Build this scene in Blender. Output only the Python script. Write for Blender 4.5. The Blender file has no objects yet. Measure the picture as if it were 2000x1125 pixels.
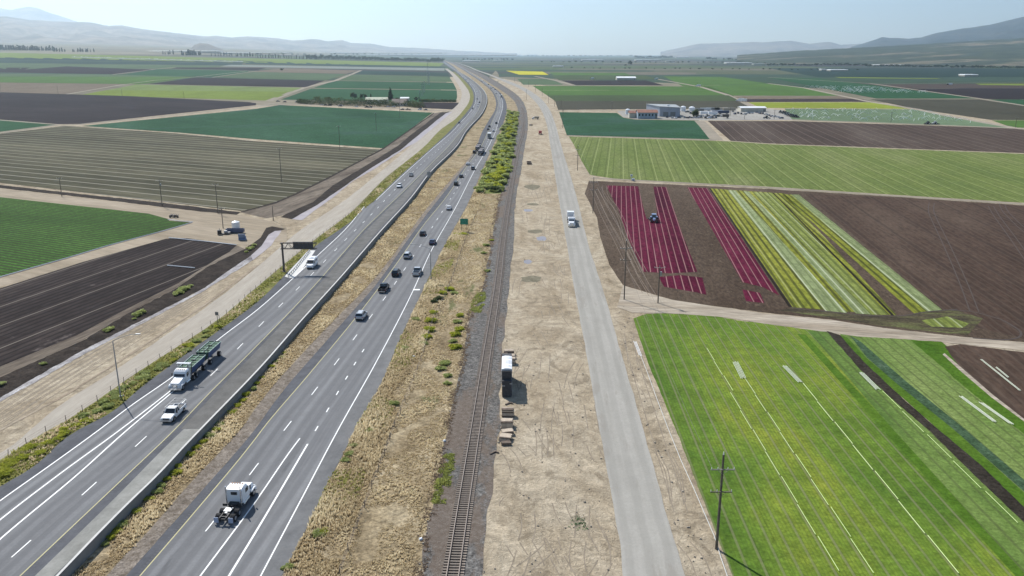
import bpy, math, random
import numpy as np
from mathutils import Vector, Matrix, noise as mnoise

# ------------------------------------------------------------------ camera, sky, sun, exposure
sc = bpy.context.scene
F, H = 1600.0, 59.0
HOR = 105.0
PIT = math.atan((562.5 - HOR) / F)
S_, C_ = math.sin(PIT), math.cos(PIT)
cam_d = bpy.data.cameras.new('camera')
cam = bpy.data.objects.new('camera', cam_d); sc.collection.objects.link(cam)
cam.location = (0, 0, H); cam.rotation_euler = (math.pi / 2 - PIT, 0, 0)
cam_d.sensor_fit = 'HORIZONTAL'; cam_d.sensor_width = 36; cam_d.lens = F / 2000 * 36
cam_d.clip_start = 1; cam_d.clip_end = 200000
sc.camera = cam
SUN_AZ = Vector((-0.58, 0.815))       # towards the sun, ahead and to the left
SUN_EL = math.radians(46)
w = bpy.data.worlds.new('World'); sc.world = w; w.use_nodes = True
nt = w.node_tree; nt.nodes.clear()
sky = nt.nodes.new('ShaderNodeTexSky'); sky.sky_type = 'NISHITA'; sky.sun_disc = False
sky.sun_elevation = SUN_EL; sky.sun_rotation = math.atan2(SUN_AZ.x, SUN_AZ.y)
sky.air_density = 1.0; sky.dust_density = 0.4; sky.ozone_density = 3.5; sky.altitude = 60
bg = nt.nodes.new('ShaderNodeBackground'); bg.inputs[1].default_value = 0.098
wo = nt.nodes.new('ShaderNodeOutputWorld')
nt.links.new(sky.outputs[0], bg.inputs[0]); nt.links.new(bg.outputs[0], wo.inputs[0])
sd = bpy.data.lights.new('sun', 'SUN'); sd.energy = 5.0; sd.angle = math.radians(0.5); sd.color = (1, .965, .905)
so = bpy.data.objects.new('sun', sd); sc.collection.objects.link(so)
dv = Vector((SUN_AZ.x * math.cos(SUN_EL), SUN_AZ.y * math.cos(SUN_EL), math.sin(SUN_EL)))
so.rotation_euler = dv.to_track_quat('Z', 'Y').to_euler(); so.location = (0, 0, 300)
sc.view_settings.view_transform = 'Standard'; sc.view_settings.look = 'None'
sc.view_settings.exposure = 0.30; sc.view_settings.gamma = 1
sc.cycles.max_bounces = 5; sc.cycles.volume_bounces = 3; sc.cycles.diffuse_bounces = 2

# ------------------------------------------------------------------ ground geometry helpers
R = random.Random(7)
nr = np.random.default_rng(5)
def kk(r):
    t = min(1, max(0, -r / .6)); return .021 * t * t * (3 - 2 * t)
def terr(X, Y):
    if Y <= 1200: return 0.0
    return kk(X / Y) * (Y - 1200)
def off(layer, Y):
    return layer * (0.012 + min(Y, 8000) * 6e-5)
def P(x, y, layer=0, h=0.0):
    """photo pixel (2000 wide) -> point on the terrain"""
    u = x - 1000; v = y - 562.5
    dy = F * C_ - v * S_; dz = -F * S_ - v * C_
    r, t = u / dy, dz / dy
    o = 0.0
    for _ in range(3):
        hh = H - o
        Y = -hh / t if t < -1e-4 else 1e9
        if Y > 1200:
            k = kk(r); Y = (hh + 1200 * k) / max(k - t, 1.2e-3)
        Y = min(Y, 28000)
        o = off(layer, Y)
    return Vector((r * Y, Y, terr(r * Y, Y) + o + h))
def rowof(Y):
    t = -H / Y
    return 562.5 + F * (t * C_ + S_) / (t * S_ - C_)
def ppm(y):
    return F * (S_ + (y - 562.5) / F * C_) / H

class Curve:
    def __init__(s, pts):
        pts = sorted(pts, key=lambda p: p[1]); s.y = np.array([p[1] for p in pts], float); s.x = np.array([p[0] for p in pts], float)
        d = np.diff(s.x) / np.diff(s.y); m = np.empty(len(s.x)); m[0] = d[0]; m[-1] = d[-1]
        h = np.diff(s.y)
        m[1:-1] = (d[:-1] * h[1:] + d[1:] * h[:-1]) / (h[1:] + h[:-1]); s.m = m
    def __call__(s, y):
        if y <= s.y[0]: return s.x[0] + (y - s.y[0]) * s.m[0]
        if y >= s.y[-1]: return s.x[-1] + (y - s.y[-1]) * s.m[-1]
        i = int(np.searchsorted(s.y, y)) - 1; i = max(0, i); h = s.y[i + 1] - s.y[i]; t = (y - s.y[i]) / h
        return ((2*t**3-3*t*t+1)*s.x[i] + (t**3-2*t*t+t)*h*s.m[i] + (-2*t**3+3*t*t)*s.x[i+1] + (t**3-t*t)*h*s.m[i+1])
def rows(y0, y1):
    ys = [y0]; y = y0
    while y < y1:
        y += 1 if y < 170 else 2 if y < 260 else 5 if y < 420 else 14
        ys.append(min(y, y1))
    return ys
def dense(c, y0, y1, layer):
    return [P(c(y), y, layer) for y in rows(y0, y1)]

C = {}
C['FL'] = Curve([(-330,1125),(-60,920),(12,832+46),(100,785+20),(215,729),(330,650),(445,568),(500,524),(590,447),(675,390),(725,350),(797,290),(840,248),(875,220),(893,205),(901,190),(901,178),(896,167),(890,158),(884,149),(878,142),(868,134)])
C['RIDGE'] = Curve([(-330,1050),(12,832),(100,785),(215,715),(330,640),(445,560),(500,517)])
C['FR'] = Curve([(-300,1125),(0,901),(96,840),(112,832),(175,792),(250,740),(350,675),(425,625),(500,562),(612,470),(685,415),(750,350),(832,283),(862,252),(890,232),(906,214),(915,201),(918,188),(915,177),(909,168),(901,158),(892,148),(884,141),(874,134)])
C['PL'] = Curve([(-210,1125),(0,950),(51,921),(152,840),(210,810),(275,757),(375,683),(500,592),(617,480),(685,433),(775,349),(850,282),(876,258),(893,240),(911,220),(921,206),(925,193),(923,178),(913,163),(900,150),(887,139),(875,130),(864,122)])
C['WL'] = Curve([(-190,1125),(0,978),(96,910),(194,839),(252,795),(345,730),(430,660),(500,607),(555,559),(617,502),(680,442),(715,399),(722,391)])
C['WL2'] = Curve([(725,400),(762,365),(800,330),(853,283),(882,258),(899,240),(917,220),(926,206),(929.5,193),(927,178),(917,163),(904,150),(891,139),(878,130),(866.5,122)])
C['W2'] = Curve([(-130,1125),(0,1015),(116,926),(235,839),(337,760),(372,732)])
C['W3'] = Curve([(-78,1125),(0,1053),(152,926),(249,839),(335,767),(374,733)])
C['DL'] = Curve([(0,1108),(33,1079),(170,958),(273,864),(471,674),(512,631),(551,593),(584,561),(637,507),(679,464),(729,415),(765,377),(818,325),(864,285),(890,259),(907,240),(923,220),(932,206),(935,193),(932,178),(921,163),(907,150),(894,139),(880,130),(868,121.5)])
C['YL'] = Curve([(39,1125),(113,1055),(239,936),(341,839),(400,777),(500,677),(612,560),(665,500),(712,447),(750,410),(795,367),(845,317),(877,285),(897,261),(913,243),(927,227),(937,209),(941,195),(939,180),(930,167),(913,153),(899,142),(884,132),(869,121)])
C['BW'] = Curve([(105,1125),(177,1055),(279,954),(392,839),(500,724),(575,637),(646,560),(737,452),(797,387),(835,337),(892,280),(905,260),(920,243),(935,227),(945,211),(949,197),(947,185),(940,174),(927,162),(913,151),(897,141),(884,130),(868,119.5)])
C['BB'] = Curve([(139,1125),(195,1065),(253,1005),(317,941),(365,888),(410,840),(520,722),(592,637),(660,560),(748,456),(806,390),(842,341),(898,282),(909,262),(923,245),(938,229),(948,212),(951.5,198),(949.5,185),(942,174),(929,162),(914.5,151),(898,141),(885,130),(869,119.5)])
C['GR'] = Curve([(205,1125),(290,1037),(370,945),(470,838),(512,780),(600,680),(668,610),(718,560),(785,475),(824,420),(884,347),(921,302),(938,259),(953,233),(965,214),(967,201),(963,187),(957,177),(946,167),(933,157),(916,145),(899,134),(883,125)])
C['RPL'] = Curve([(246,1125),(324,1037),(405,946),(500,836),(542,777),(625,680),(687,610),(731,560),(795,470),(832,420),(890,347),(925,302),(941,259),(956,233),(967,214),(969,201),(965,187),(959,177),(948,167),(935,157),(917,145),(900,134),(884,125),(868,118)])
C['YR'] = Curve([(273,1125),(376,1005),(500,855),(512,839),(600,735),(695,620),(736,567),(785,500),(823,445),(875,380),(910,327),(940,285),(952,259),(963,233),(971,214),(973,201),(969,187),(962,177),(951,167),(938,157),(920,145),(902,134),(886,125),(868.7,118)])
C['DR'] = Curve([(332,1125),(396,1044),(422,1012),(484,932),(502,908),(568.8,822.5),(620.5,755.5),(662.5,700),(698,652.5),(728,613),(753.8,578.8),(804,505),(823,477),(856,425),(885,380),(918,327),(948,285),(959,259),(969,233),(976,214),(977.5,201),(973,187),(966,177),(955,167),(941,157),(922,145),(904,134),(887,125),(869.5,118)])
C['A'] = Curve([(391,1125),(500,978),(578,866),(588,853)])
C['D2'] = Curve([(600,868),(620,834),(642,797),(661,764),(679,734),(695,707),(711,682),(722,664)])
C['Bw'] = Curve([(447,1125),(500,1038),(601,867)])
C['WR'] = Curve([(509,1125),(589,974),(660,840),(732,712),(808,565),(842,490),(890,405),(930,327),(957,280),(967,259),(975,233),(981,214),(982,201),(977,187),(969,177),(957,167),(943,157),(924,145),(906,134),(888,125),(870,118)])
C['RPR'] = Curve([(550,1125),(601,1027),(637,949),(677,873),(693,840),(745,747),(782,660),(829,560),(870,475),(910,405),(945,325),(965,280),(976,257),(984,237),(989.5,217),(989,202),(984,190),(975,179),(961,169),(945,158),(927,147),(911,138),(893,129),(871,119)])
C['BL'] = Curve([(822,1125),(828,1060),(845,989),(874,840),(888,770),(908,685),(915,627),(940,575),(955,500),(968,430),(979,376),(993,344),(1003,291),(1010,243),(1012,222),(1008,204),(1000,193),(988,183),(972,172),(953,160),(935,149),(915,139),(894,129),(873,120)])
C['BR'] = Curve([(941,1125),(953,1017),(968,890),(974,835),(982,685),(992,585),(1001,492),(1010,372),(1018,330),(1026,280),(1031,250),(1030,225),(1026,208),(1019,195),(1007,183),(993,173),(975,162),(961,154),(942,144),(921,135),(901,127),(880,120)])
C['RL'] = Curve([(872,1125),(895,982),(919.5,840),(940,710),(965.5,560),(979,455),(991.5,380),(1003,320),(1010.7,284),(1018,262),(1020.5,245),(1020.7,225),(1018,210),(1011.3,196),(1001.5,184),(989,173.2),(974.3,163.2),(957.5,153.2),(939.5,144.2),(919.7,135.1),(899.8,127),(880,120)])
C['RR'] = Curve([(896.5,1125),(917.5,982),(938,840),(957,710),(978,560),(989.5,455),(1000,380),(1009.5,320),(1016.3,284),(1023,262),(1025,245),(1024.6,225),(1021,210),(1014,196),(1003.7,184),(990.8,173.2),(975.7,163.2),(958.6,153.2),(940.5,144.2),(920.4,135.1),(900.3,127),(880.3,120)])
C['SL'] = Curve([(1219,1125),(1197,982),(1171,840),(1145,690),(1121,560),(1105,467),(1090,380),(1074,280),(1066,237),(1057,215),(1037,190),(1013,172),(985,160),(963,150),(945,143),(932,138.5),(913,130),(889,122)])
C['SR'] = Curve([(1339,1125),(1304,1012),(1257,840),(1212,685),(1176,560),(1150,480),(1125,380),(1095,280),(1083,237),(1075,217),(1051,188),(1026,172),(1001,161),(973,151),(952,143),(936,138),(917,130),(891,122)])

# ------------------------------------------------------------------ materials
MATS = {}
def _n(nt, t, **kw):
    n = nt.nodes.new(t)
    for k, v in kw.items():
        if k[0] == 'i' and k[1:].isdigit():
            n.inputs[int(k[1:])].default_value = v
        else: setattr(n, k, v)
    return n
def lin(c):
    return tuple((x / 12.92 if x <= .04045 else ((x + .055) / 1.055) ** 2.4) for x in c)
def pmat(name, col, rough=.5, metal=0., spec=.5, noise=0., nscale=3., emis=None):
    if name in MATS: return MATS[name]
    m = bpy.data.materials.new(name); m.use_nodes = True; nt = m.node_tree; b = nt.nodes['Principled BSDF']
    b.inputs['Base Color'].default_value = (*col, 1); b.inputs['Roughness'].default_value = rough
    b.inputs['Metallic'].default_value = metal; b.inputs['Specular IOR Level'].default_value = spec
    if noise:
        tc = _n(nt, 'ShaderNodeTexCoord'); no = _n(nt, 'ShaderNodeTexNoise'); no.inputs['Scale'].default_value = nscale; no.inputs['Detail'].default_value = 4
        nt.links.new(tc.outputs['Object'], no.inputs['Vector'])
        mr = _n(nt, 'ShaderNodeMapRange'); mr.inputs['From Min'].default_value = .3; mr.inputs['From Max'].default_value = .7
        mr.inputs['To Min'].default_value = 1 - noise; mr.inputs['To Max'].default_value = 1 + noise
        mx = _n(nt, 'ShaderNodeVectorMath', operation='SCALE'); mx.inputs[0].default_value = col
        nt.links.new(no.outputs[0], mr.inputs[0]); nt.links.new(mr.outputs[0], mx.inputs['Scale']); nt.links.new(mx.outputs[0], b.inputs['Base Color'])
    MATS[name] = m; return m

GA = .745
def gmat(name, ramp, scale=.05, heading=0., stretch=1., fine=1.5, fineamt=.3, fstretch=1., mid=.35, midamt=.18, stripes=(), bump=.4, bumpd=.15, rough=.97, spec=.04, uv=False, spots=None, warp=0.):
    """ground material: large patches (ramp) x mid and fine grain + row stripes (period, width, colour, strength, phase)"""
    if name in MATS: return MATS[name]
    ramp = [(p, tuple(x * GA for x in c)) for p, c in ramp]; stripes = [(a, b_, tuple(x * GA for x in c), d, e_) for a, b_, c, d, e_ in stripes]
    m = bpy.data.materials.new(name); m.use_nodes = True; nt = m.node_tree; L = nt.links.new; b = nt.nodes['Principled BSDF']
    b.inputs['Roughness'].default_value = rough; b.inputs['Specular IOR Level'].default_value = spec
    if uv:
        src = _n(nt, 'ShaderNodeUVMap').outputs[0]
    else:
        src = _n(nt, 'ShaderNodeNewGeometry').outputs['Position']
    mp = _n(nt, 'ShaderNodeMapping'); mp.inputs['Rotation'].default_value = (0, 0, math.radians(heading)); L(src, mp.inputs[0])
    def noise(sc_, st, det, rgh=.6):
        q = _n(nt, 'ShaderNodeMapping'); q.inputs['Scale'].default_value = (sc_, sc_ / st, sc_); q.inputs['Rotation'].default_value = (.62, .41, .53); q.inputs['Location'].default_value = (3.17 + sc_, 7.41, .43); L(mp.outputs[0], q.inputs[0])
        no = _n(nt, 'ShaderNodeTexNoise'); no.inputs['Scale'].default_value = 1; no.inputs['Detail'].default_value = det; no.inputs['Roughness'].default_value = rgh; no.inputs['Lacunarity'].default_value = 2.17; no.inputs['Distortion'].default_value = warp if st < 3 else 0
        L(q.outputs[0], no.inputs['Vector']); return no.outputs[0]
    n1 = noise(scale, stretch, 5)
    cr = _n(nt, 'ShaderNodeValToRGB'); e = cr.color_ramp.elements
    while len(e) < len(ramp): e.new(.5)
    for i, (p, c) in enumerate(ramp): e[i].position = p; e[i].color = (*c, 1)
    L(n1, cr.inputs[0]); col = cr.outputs[0]
    def mul(col, fac, amt):
        mr = _n(nt, 'ShaderNodeMapRange'); mr.inputs['From Min'].default_value = .3; mr.inputs['From Max'].default_value = .7
        mr.inputs['To Min'].default_value = 1 - amt; mr.inputs['To Max'].default_value = 1 + amt; L(fac, mr.inputs[0])
        s = _n(nt, 'ShaderNodeVectorMath', operation='SCALE'); L(col, s.inputs[0]); L(mr.outputs[0], s.inputs['Scale']); return s.outputs[0]
    n3 = noise(fine, fstretch, 3, .7)
    if midamt: col = mul(col, noise(mid, max(1, fstretch * .7), 4), midamt)
    col = mul(col, n3, fineamt)
    hgt = n3
    if stripes:
        sx = _n(nt, 'ShaderNodeSeparateXYZ'); L(mp.outputs[0], sx.inputs[0]); xx = sx.outputs[0]
        for (per, wid, c, stg, ph) in stripes:
            a = _n(nt, 'ShaderNodeMath', operation='MULTIPLY_ADD'); a.inputs[1].default_value = 1 / per; a.inputs[2].default_value = ph + 1000; L(xx, a.inputs[0])
            f = _n(nt, 'ShaderNodeMath', operation='FRACT'); L(a.outputs[0], f.inputs[0])
            g = _n(nt, 'ShaderNodeMath', operation='SUBTRACT'); L(f.outputs[0], g.inputs[0]); g.inputs[1].default_value = .5
            h = _n(nt, 'ShaderNodeMath', operation='ABSOLUTE'); L(g.outputs[0], h.inputs[0])
            mr = _n(nt, 'ShaderNodeMapRange', interpolation_type='SMOOTHSTEP'); L(h.outputs[0], mr.inputs[0])
            mr.inputs['From Min'].default_value = wid / per * .35; mr.inputs['From Max'].default_value = wid / per * .75
            mr.inputs['To Min'].default_value = 1; mr.inputs['To Max'].default_value = 0
            no = noise(.25, 12, 3)
            m2 = _n(nt, 'ShaderNodeMapRange'); L(no, m2.inputs[0]); m2.inputs['From Min'].default_value = .35; m2.inputs['From Max'].default_value = .6
            m2.inputs['To Min'].default_value = stg * .8; m2.inputs['To Max'].default_value = stg
            k = _n(nt, 'ShaderNodeMath', operation='MULTIPLY'); L(mr.outputs[0], k.inputs[0]); L(m2.outputs[0], k.inputs[1])
            mx = _n(nt, 'ShaderNodeMix', data_type='RGBA'); L(k.outputs[0], mx.inputs[0]); L(col, mx.inputs[6]); mx.inputs[7].default_value = (*c, 1); col = mx.outputs[2]
    if spots:
        sc_, thr, c, stg, st = spots; c = tuple(x * GA for x in c)
        no = noise(sc_, st, 6, .65)
        mr = _n(nt, 'ShaderNodeMapRange', interpolation_type='SMOOTHSTEP'); L(no, mr.inputs[0]); mr.inputs['From Min'].default_value = thr; mr.inputs['From Max'].default_value = thr + .07
        mr.inputs['To Max'].default_value = stg
        mx = _n(nt, 'ShaderNodeMix', data_type='RGBA'); L(mr.outputs[0], mx.inputs[0]); L(col, mx.inputs[6]); mx.inputs[7].default_value = (*c, 1); col = mx.outputs[2]
    L(col, b.inputs['Base Color'])
    if bump:
        bp = _n(nt, 'ShaderNodeBump'); bp.inputs['Strength'].default_value = bump; bp.inputs['Distance'].default_value = bumpd; L(hgt, bp.inputs['Height']); L(bp.outputs[0], b.inputs['Normal'])
    MATS[name] = m; return m

# ------------------------------------------------------------------ mesh helpers
def link(o, parent=None):
    sc.collection.objects.link(o)
    if parent is not None: o.parent = parent
    return o
def tag(o, label=None, cat=None, group=None, kind=None):
    if label: o['label'] = label
    if cat: o['category'] = cat
    if group: o['group'] = group
    if kind: o['kind'] = kind
    return o
def mk(name, verts, faces, mats, parent=None, midx=None, smooth=False, uvs=None):
    me = bpy.data.meshes.new(name); me.from_pydata([tuple(v) for v in verts], [], faces); 
    for m in (mats if isinstance(mats, (list, tuple)) else [mats]): me.materials.append(m)
    if midx is not None: me.polygons.foreach_set('material_index', midx)
    if smooth: me.polygons.foreach_set('use_smooth', [True] * len(me.polygons))
    if uvs is not None:
        l = me.uv_layers.new(name='UVMap'); vi = np.empty(len(me.loops), int); me.loops.foreach_get('vertex_index', vi)
        l.data.foreach_set('uv', np.array(uvs, float)[vi].ravel())
    me.update()
    return link(bpy.data.objects.new(name, me), parent)
def fastmesh(name, co, tri, mats, parent=None, attr=None, n=3, midx=None):
    me = bpy.data.meshes.new(name); nf = len(tri)
    me.vertices.add(len(co)); me.vertices.foreach_set('co', np.asarray(co, np.float32).ravel())
    me.loops.add(nf * n); me.loops.foreach_set('vertex_index', np.asarray(tri, np.int32).ravel())
    me.polygons.add(nf); me.polygons.foreach_set('loop_start', np.arange(0, nf * n, n, dtype=np.int32)); me.polygons.foreach_set('loop_total', np.full(nf, n, np.int32))
    for m in (mats if isinstance(mats, (list, tuple)) else [mats]): me.materials.append(m)
    if midx is not None: me.polygons.foreach_set('material_index', np.asarray(midx, np.int32))
    if attr is not None:
        a = me.attributes.new('rnd', 'FLOAT', 'POINT'); a.data.foreach_set('value', np.asarray(attr, np.float32))
    me.update(calc_edges=True); me.validate()
    return link(bpy.data.objects.new(name, me), parent)
def struct(o): o['kind'] = 'structure'; return o
def poly(name, pts, layer, mat, label=None, jag=0):
    """flat polygon sheet from photo outline"""
    if jag:
        q = []
        for i in range(len(pts)):
            a, b = pts[i], pts[(i + 1) % len(pts)]; n = max(1, int(math.hypot(a[0]-b[0], a[1]-b[1]) / 9))
            for k in range(n):
                t = k / n; q.append((a[0] + (b[0]-a[0])*t + (R.uniform(-jag, jag) if k else 0), a[1] + (b[1]-a[1])*t + (R.uniform(-jag, jag)*.5 if k else 0)))
        pts = q
    v = [P(x, y, layer) for x, y in pts]
    o = mk(name, v, [list(range(len(v)))], mat); struct(o)
    if label: o['label'] = label
    # face up
    if o.data.polygons[0].normal.z < 0: o.data.flip_normals()
    return o
def quad(name, a, b, c, d, layer, mat, nx=16, ny=4, label=None):
    """four-cornered field sheet following the rising terrain: a,b top left/right; c,d bottom right/left"""
    v = []; 
    for j in range(ny + 1):
        t = j / ny
        for i in range(nx + 1):
            s = i / nx
            x = (a[0]*(1-s)+b[0]*s)*(1-t) + (d[0]*(1-s)+c[0]*s)*t; y = (a[1]*(1-s)+b[1]*s)*(1-t) + (d[1]*(1-s)+c[1]*s)*t
            v.append(P(x, y, layer))
    f = [[j*(nx+1)+i, (j+1)*(nx+1)+i, (j+1)*(nx+1)+i+1, j*(nx+1)+i+1] for j in range(ny) for i in range(nx)]
    o = struct(mk(name, v, f, mat))
    if label: o['label'] = label
    return o
def strip(name, cl, cr, y0, y1, layer, mat, jag=0, nacross=1):
    """sheet between two long photo curves, with UV = metres across / along"""
    ys = rows(y0, y1); v = []; uv = []; s = 0; prev = None
    for y in ys:
        a, b = P(cl(y), y, layer), P(cr(y), y, layer)
        if jag:
            a.x += mnoise.noise(Vector((a.y * .15, 3, layer))) * jag; b.x += mnoise.noise(Vector((b.y * .15, 9, layer))) * jag
        mid = (a + b) / 2
        if prev is not None: s += (mid - prev).length
        prev = mid; wd = (b - a).length
        for k in range(nacross + 1):
            v.append(a.lerp(b, k / nacross)); uv.append((wd * k / nacross, s))
    n = nacross + 1
    f = [[i*n+k, (i+1)*n+k, (i+1)*n+k+1, i*n+k+1] for i in range(len(ys)-1) for k in range(nacross)]
    return struct(mk(name, v, f, mat, uvs=uv))
def offs(pts, d):
    out = []
    for i, p in enumerate(pts):
        t = pts[min(i+1, len(pts)-1)] - pts[max(i-1, 0)]; n = Vector((t.y, -t.x, 0)).normalized(); out.append(p + n * d)
    return out
def ribbon_geo(pts, wd, V, Fc):
    a, b = offs(pts, -wd / 2), offs(pts, wd / 2); k = len(V)
    for p, q in zip(a, b): V += [p, q]
    for i in range(len(pts) - 1): Fc.append([k+2*i, k+2*i+1, k+2*i+3, k+2*i+2])
def shift(c, dx):
    return lambda y: c(y) + dx
def between(a, b, t):
    return lambda y: a(y) * (1 - t) + b(y) * t
def arclen(pts):
    s = [0.0]
    for i in range(1, len(pts)): s.append(s[-1] + (pts[i] - pts[i-1]).length)
    return s
def at(pts, s, q):
    i = int(np.searchsorted(s, q)) ; i = min(max(i, 1), len(s) - 1); t = (q - s[i-1]) / max(1e-9, s[i] - s[i-1])
    return pts[i-1].lerp(pts[i], t)
def heading_of(c, y, away=True):
    a, b = P(c(y + 1.5), y + 1.5, 0), P(c(y - 1.5), y - 1.5, 0); d = b - a
    h = math.atan2(-d.x, d.y)
    return h if away else h + math.pi

class MB:
    def __init__(s): s.v = []; s.f = []; s.m = []
    def add(s, v, f, m=0):
        k = len(s.v); s.v += [Vector(p) for p in v]; s.f += [[i + k for i in q] for q in f]; s.m += [m] * len(f)
    def box(s, c, d, m=0, rz=0, rx=0, taper=1.0):
        x, y, z = d[0]/2, d[1]/2, d[2]/2; M = Matrix.Rotation(rz, 3, 'Z') @ Matrix.Rotation(rx, 3, 'X'); c = Vector(c)
        v = [c + M @ Vector((sx*x*(taper if sz > 0 else 1), sy*y*(taper if sz > 0 else 1), sz*z)) for sz in (-1, 1) for sy in (-1, 1) for sx in (-1, 1)]
        s.add(v, [[0,2,3,1],[4,5,7,6],[0,1,5,4],[2,6,7,3],[0,4,6,2],[1,3,7,5]], m)
    def tube(s, a, b, r, r2=None, n=6, m=0, cap=True):
        a, b = Vector(a), Vector(b); r2 = r if r2 is None else r2; d = (b - a).normalized()
        u = d.orthogonal().normalized(); w_ = d.cross(u); v = []
        for p, q in ((a, r), (b, r2)):
            for i in range(n): t = 2*math.pi*i/n; v.append(p + u*math.cos(t)*q + w_*math.sin(t)*q)
        f = [[i, (i+1) % n, n+(i+1) % n, n+i] for i in range(n)]
        if cap: f += [list(range(n))[::-1], list(range(n, 2*n))]
        s.add(v, f, m)
    def loft(s, secs, m=0, cap=True):
        n = len(secs[0]); v = [p for q in secs for p in q]; f = []
        for j in range(len(secs) - 1):
            for i in range(n): f.append([j*n+i, j*n+(i+1) % n, (j+1)*n+(i+1) % n, (j+1)*n+i])
        if cap: f += [list(range(n))[::-1], list(range((len(secs)-1)*n, len(secs)*n))]
        s.add(v, f, m)
    def mesh(s, name, mats, smooth=False):
        me = bpy.data.meshes.new(name); me.from_pydata([tuple(p) for p in s.v], [], s.f)
        for m in (mats if isinstance(mats, (list, tuple)) else [mats]): me.materials.append(m)
        me.polygons.foreach_set('material_index', s.m); me.update(); return me
    def build(s, name, mats, parent=None, loc=None, rz=0):
        o = link(bpy.data.objects.new(name, s.mesh(name, mats)), parent)
        if loc is not None: o.location = loc; o.rotation_euler = (0, 0, rz)
        return o
def empty(name, loc, rz=0):
    o = link(bpy.data.objects.new(name, None)); o.location = loc; o.rotation_euler = (0, 0, rz); o.empty_display_size = .5; return o
def copy_tree(o, parent=None):
    c = o.copy(); sc.collection.objects.link(c); c.parent = parent
    for ch in list(CH.get(o.name, [])): copy_tree(ch, c)
    return c
CH = {}
def index_children(o):
    ch = [q for q in bpy.data.objects if q.parent == o]; CH[o.name] = ch
    for q in ch: index_children(q)
# ------------------------------------------------------------------ ground, fields
G = gmat
DIRT = G('dirt', [(.3,(.37,.295,.20)),(.5,(.49,.405,.29)),(.7,(.58,.495,.37))], scale=.06, heading=1.7, stretch=2.5, fine=1.1, fineamt=.22, mid=.22, midamt=.26, bump=.9, bumpd=.3, spots=(.14,.56,(.26,.21,.145),.6,1.6), warp=2.2)
DIRT2 = G('dirt_yard', [(.3,(.34,.275,.205)),(.55,(.42,.35,.27)),(.75,(.47,.41,.32))], scale=.05, heading=12, stretch=3, fine=1.0, fineamt=.16, fstretch=3, mid=.35, midamt=.16, bump=.4, bumpd=.2)
ROADD = G('track_dirt', [(.3,(.34,.28,.20)),(.6,(.46,.385,.29)),(.8,(.53,.455,.355))], scale=.08, heading=-64, stretch=8, fine=.9, fineamt=.14, fstretch=8, mid=.4, midamt=.12, bump=.3)
TRK = G('headland_dirt', [(.3,(.33,.27,.20)),(.5,(.45,.385,.30)),(.7,(.53,.46,.37))], scale=.25, heading=-80, stretch=9, fine=1.2, fineamt=.25, fstretch=6, mid=.5, midamt=.18, bump=.5)
# base ground: one sheet to the horizon
def axis(lim, first, fac):
    a = [0.0]; s = first
    while a[-1] < lim: a.append(a[-1] + s); s = s * fac if a[-1] > 3500 else s
    return a
xs = axis(30000, 100, 1.25); xs = [-x for x in xs[:0:-1]] + xs
ys = [-2500, -1000, 0, 400, 800, 1200] + [1200 + y for y in axis(28800, 120, 1.2)[1:]]
gv = [(x, y, terr(x, y) - .02) for y in ys for x in xs]; nx = len(xs)
gf = [[j*nx+i, j*nx+i+1, (j+1)*nx+i+1, (j+1)*nx+i] for j in range(len(ys)-1) for i in range(nx-1)]
GROUND = G('valley_ground', [(.25,(.16,.15,.10)),(.45,(.22,.20,.14)),(.6,(.27,.235,.17)),(.8,(.20,.21,.13))], scale=.0013, heading=0, stretch=.35, fine=.02, fineamt=.16, mid=.004, midamt=.2, bump=0)
struct(mk('ground', gv, gf, GROUND))
# near dirt sheet under everything within a kilometre
poly('dirt_ground', [(-900,1700),(3000,1700),(2700,230),(1700,200),(1100,172),(1015,160),(985,154),(880,150),(840,205),(470,205),(-300,250),(-500,350)], .5, DIRT)

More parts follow.
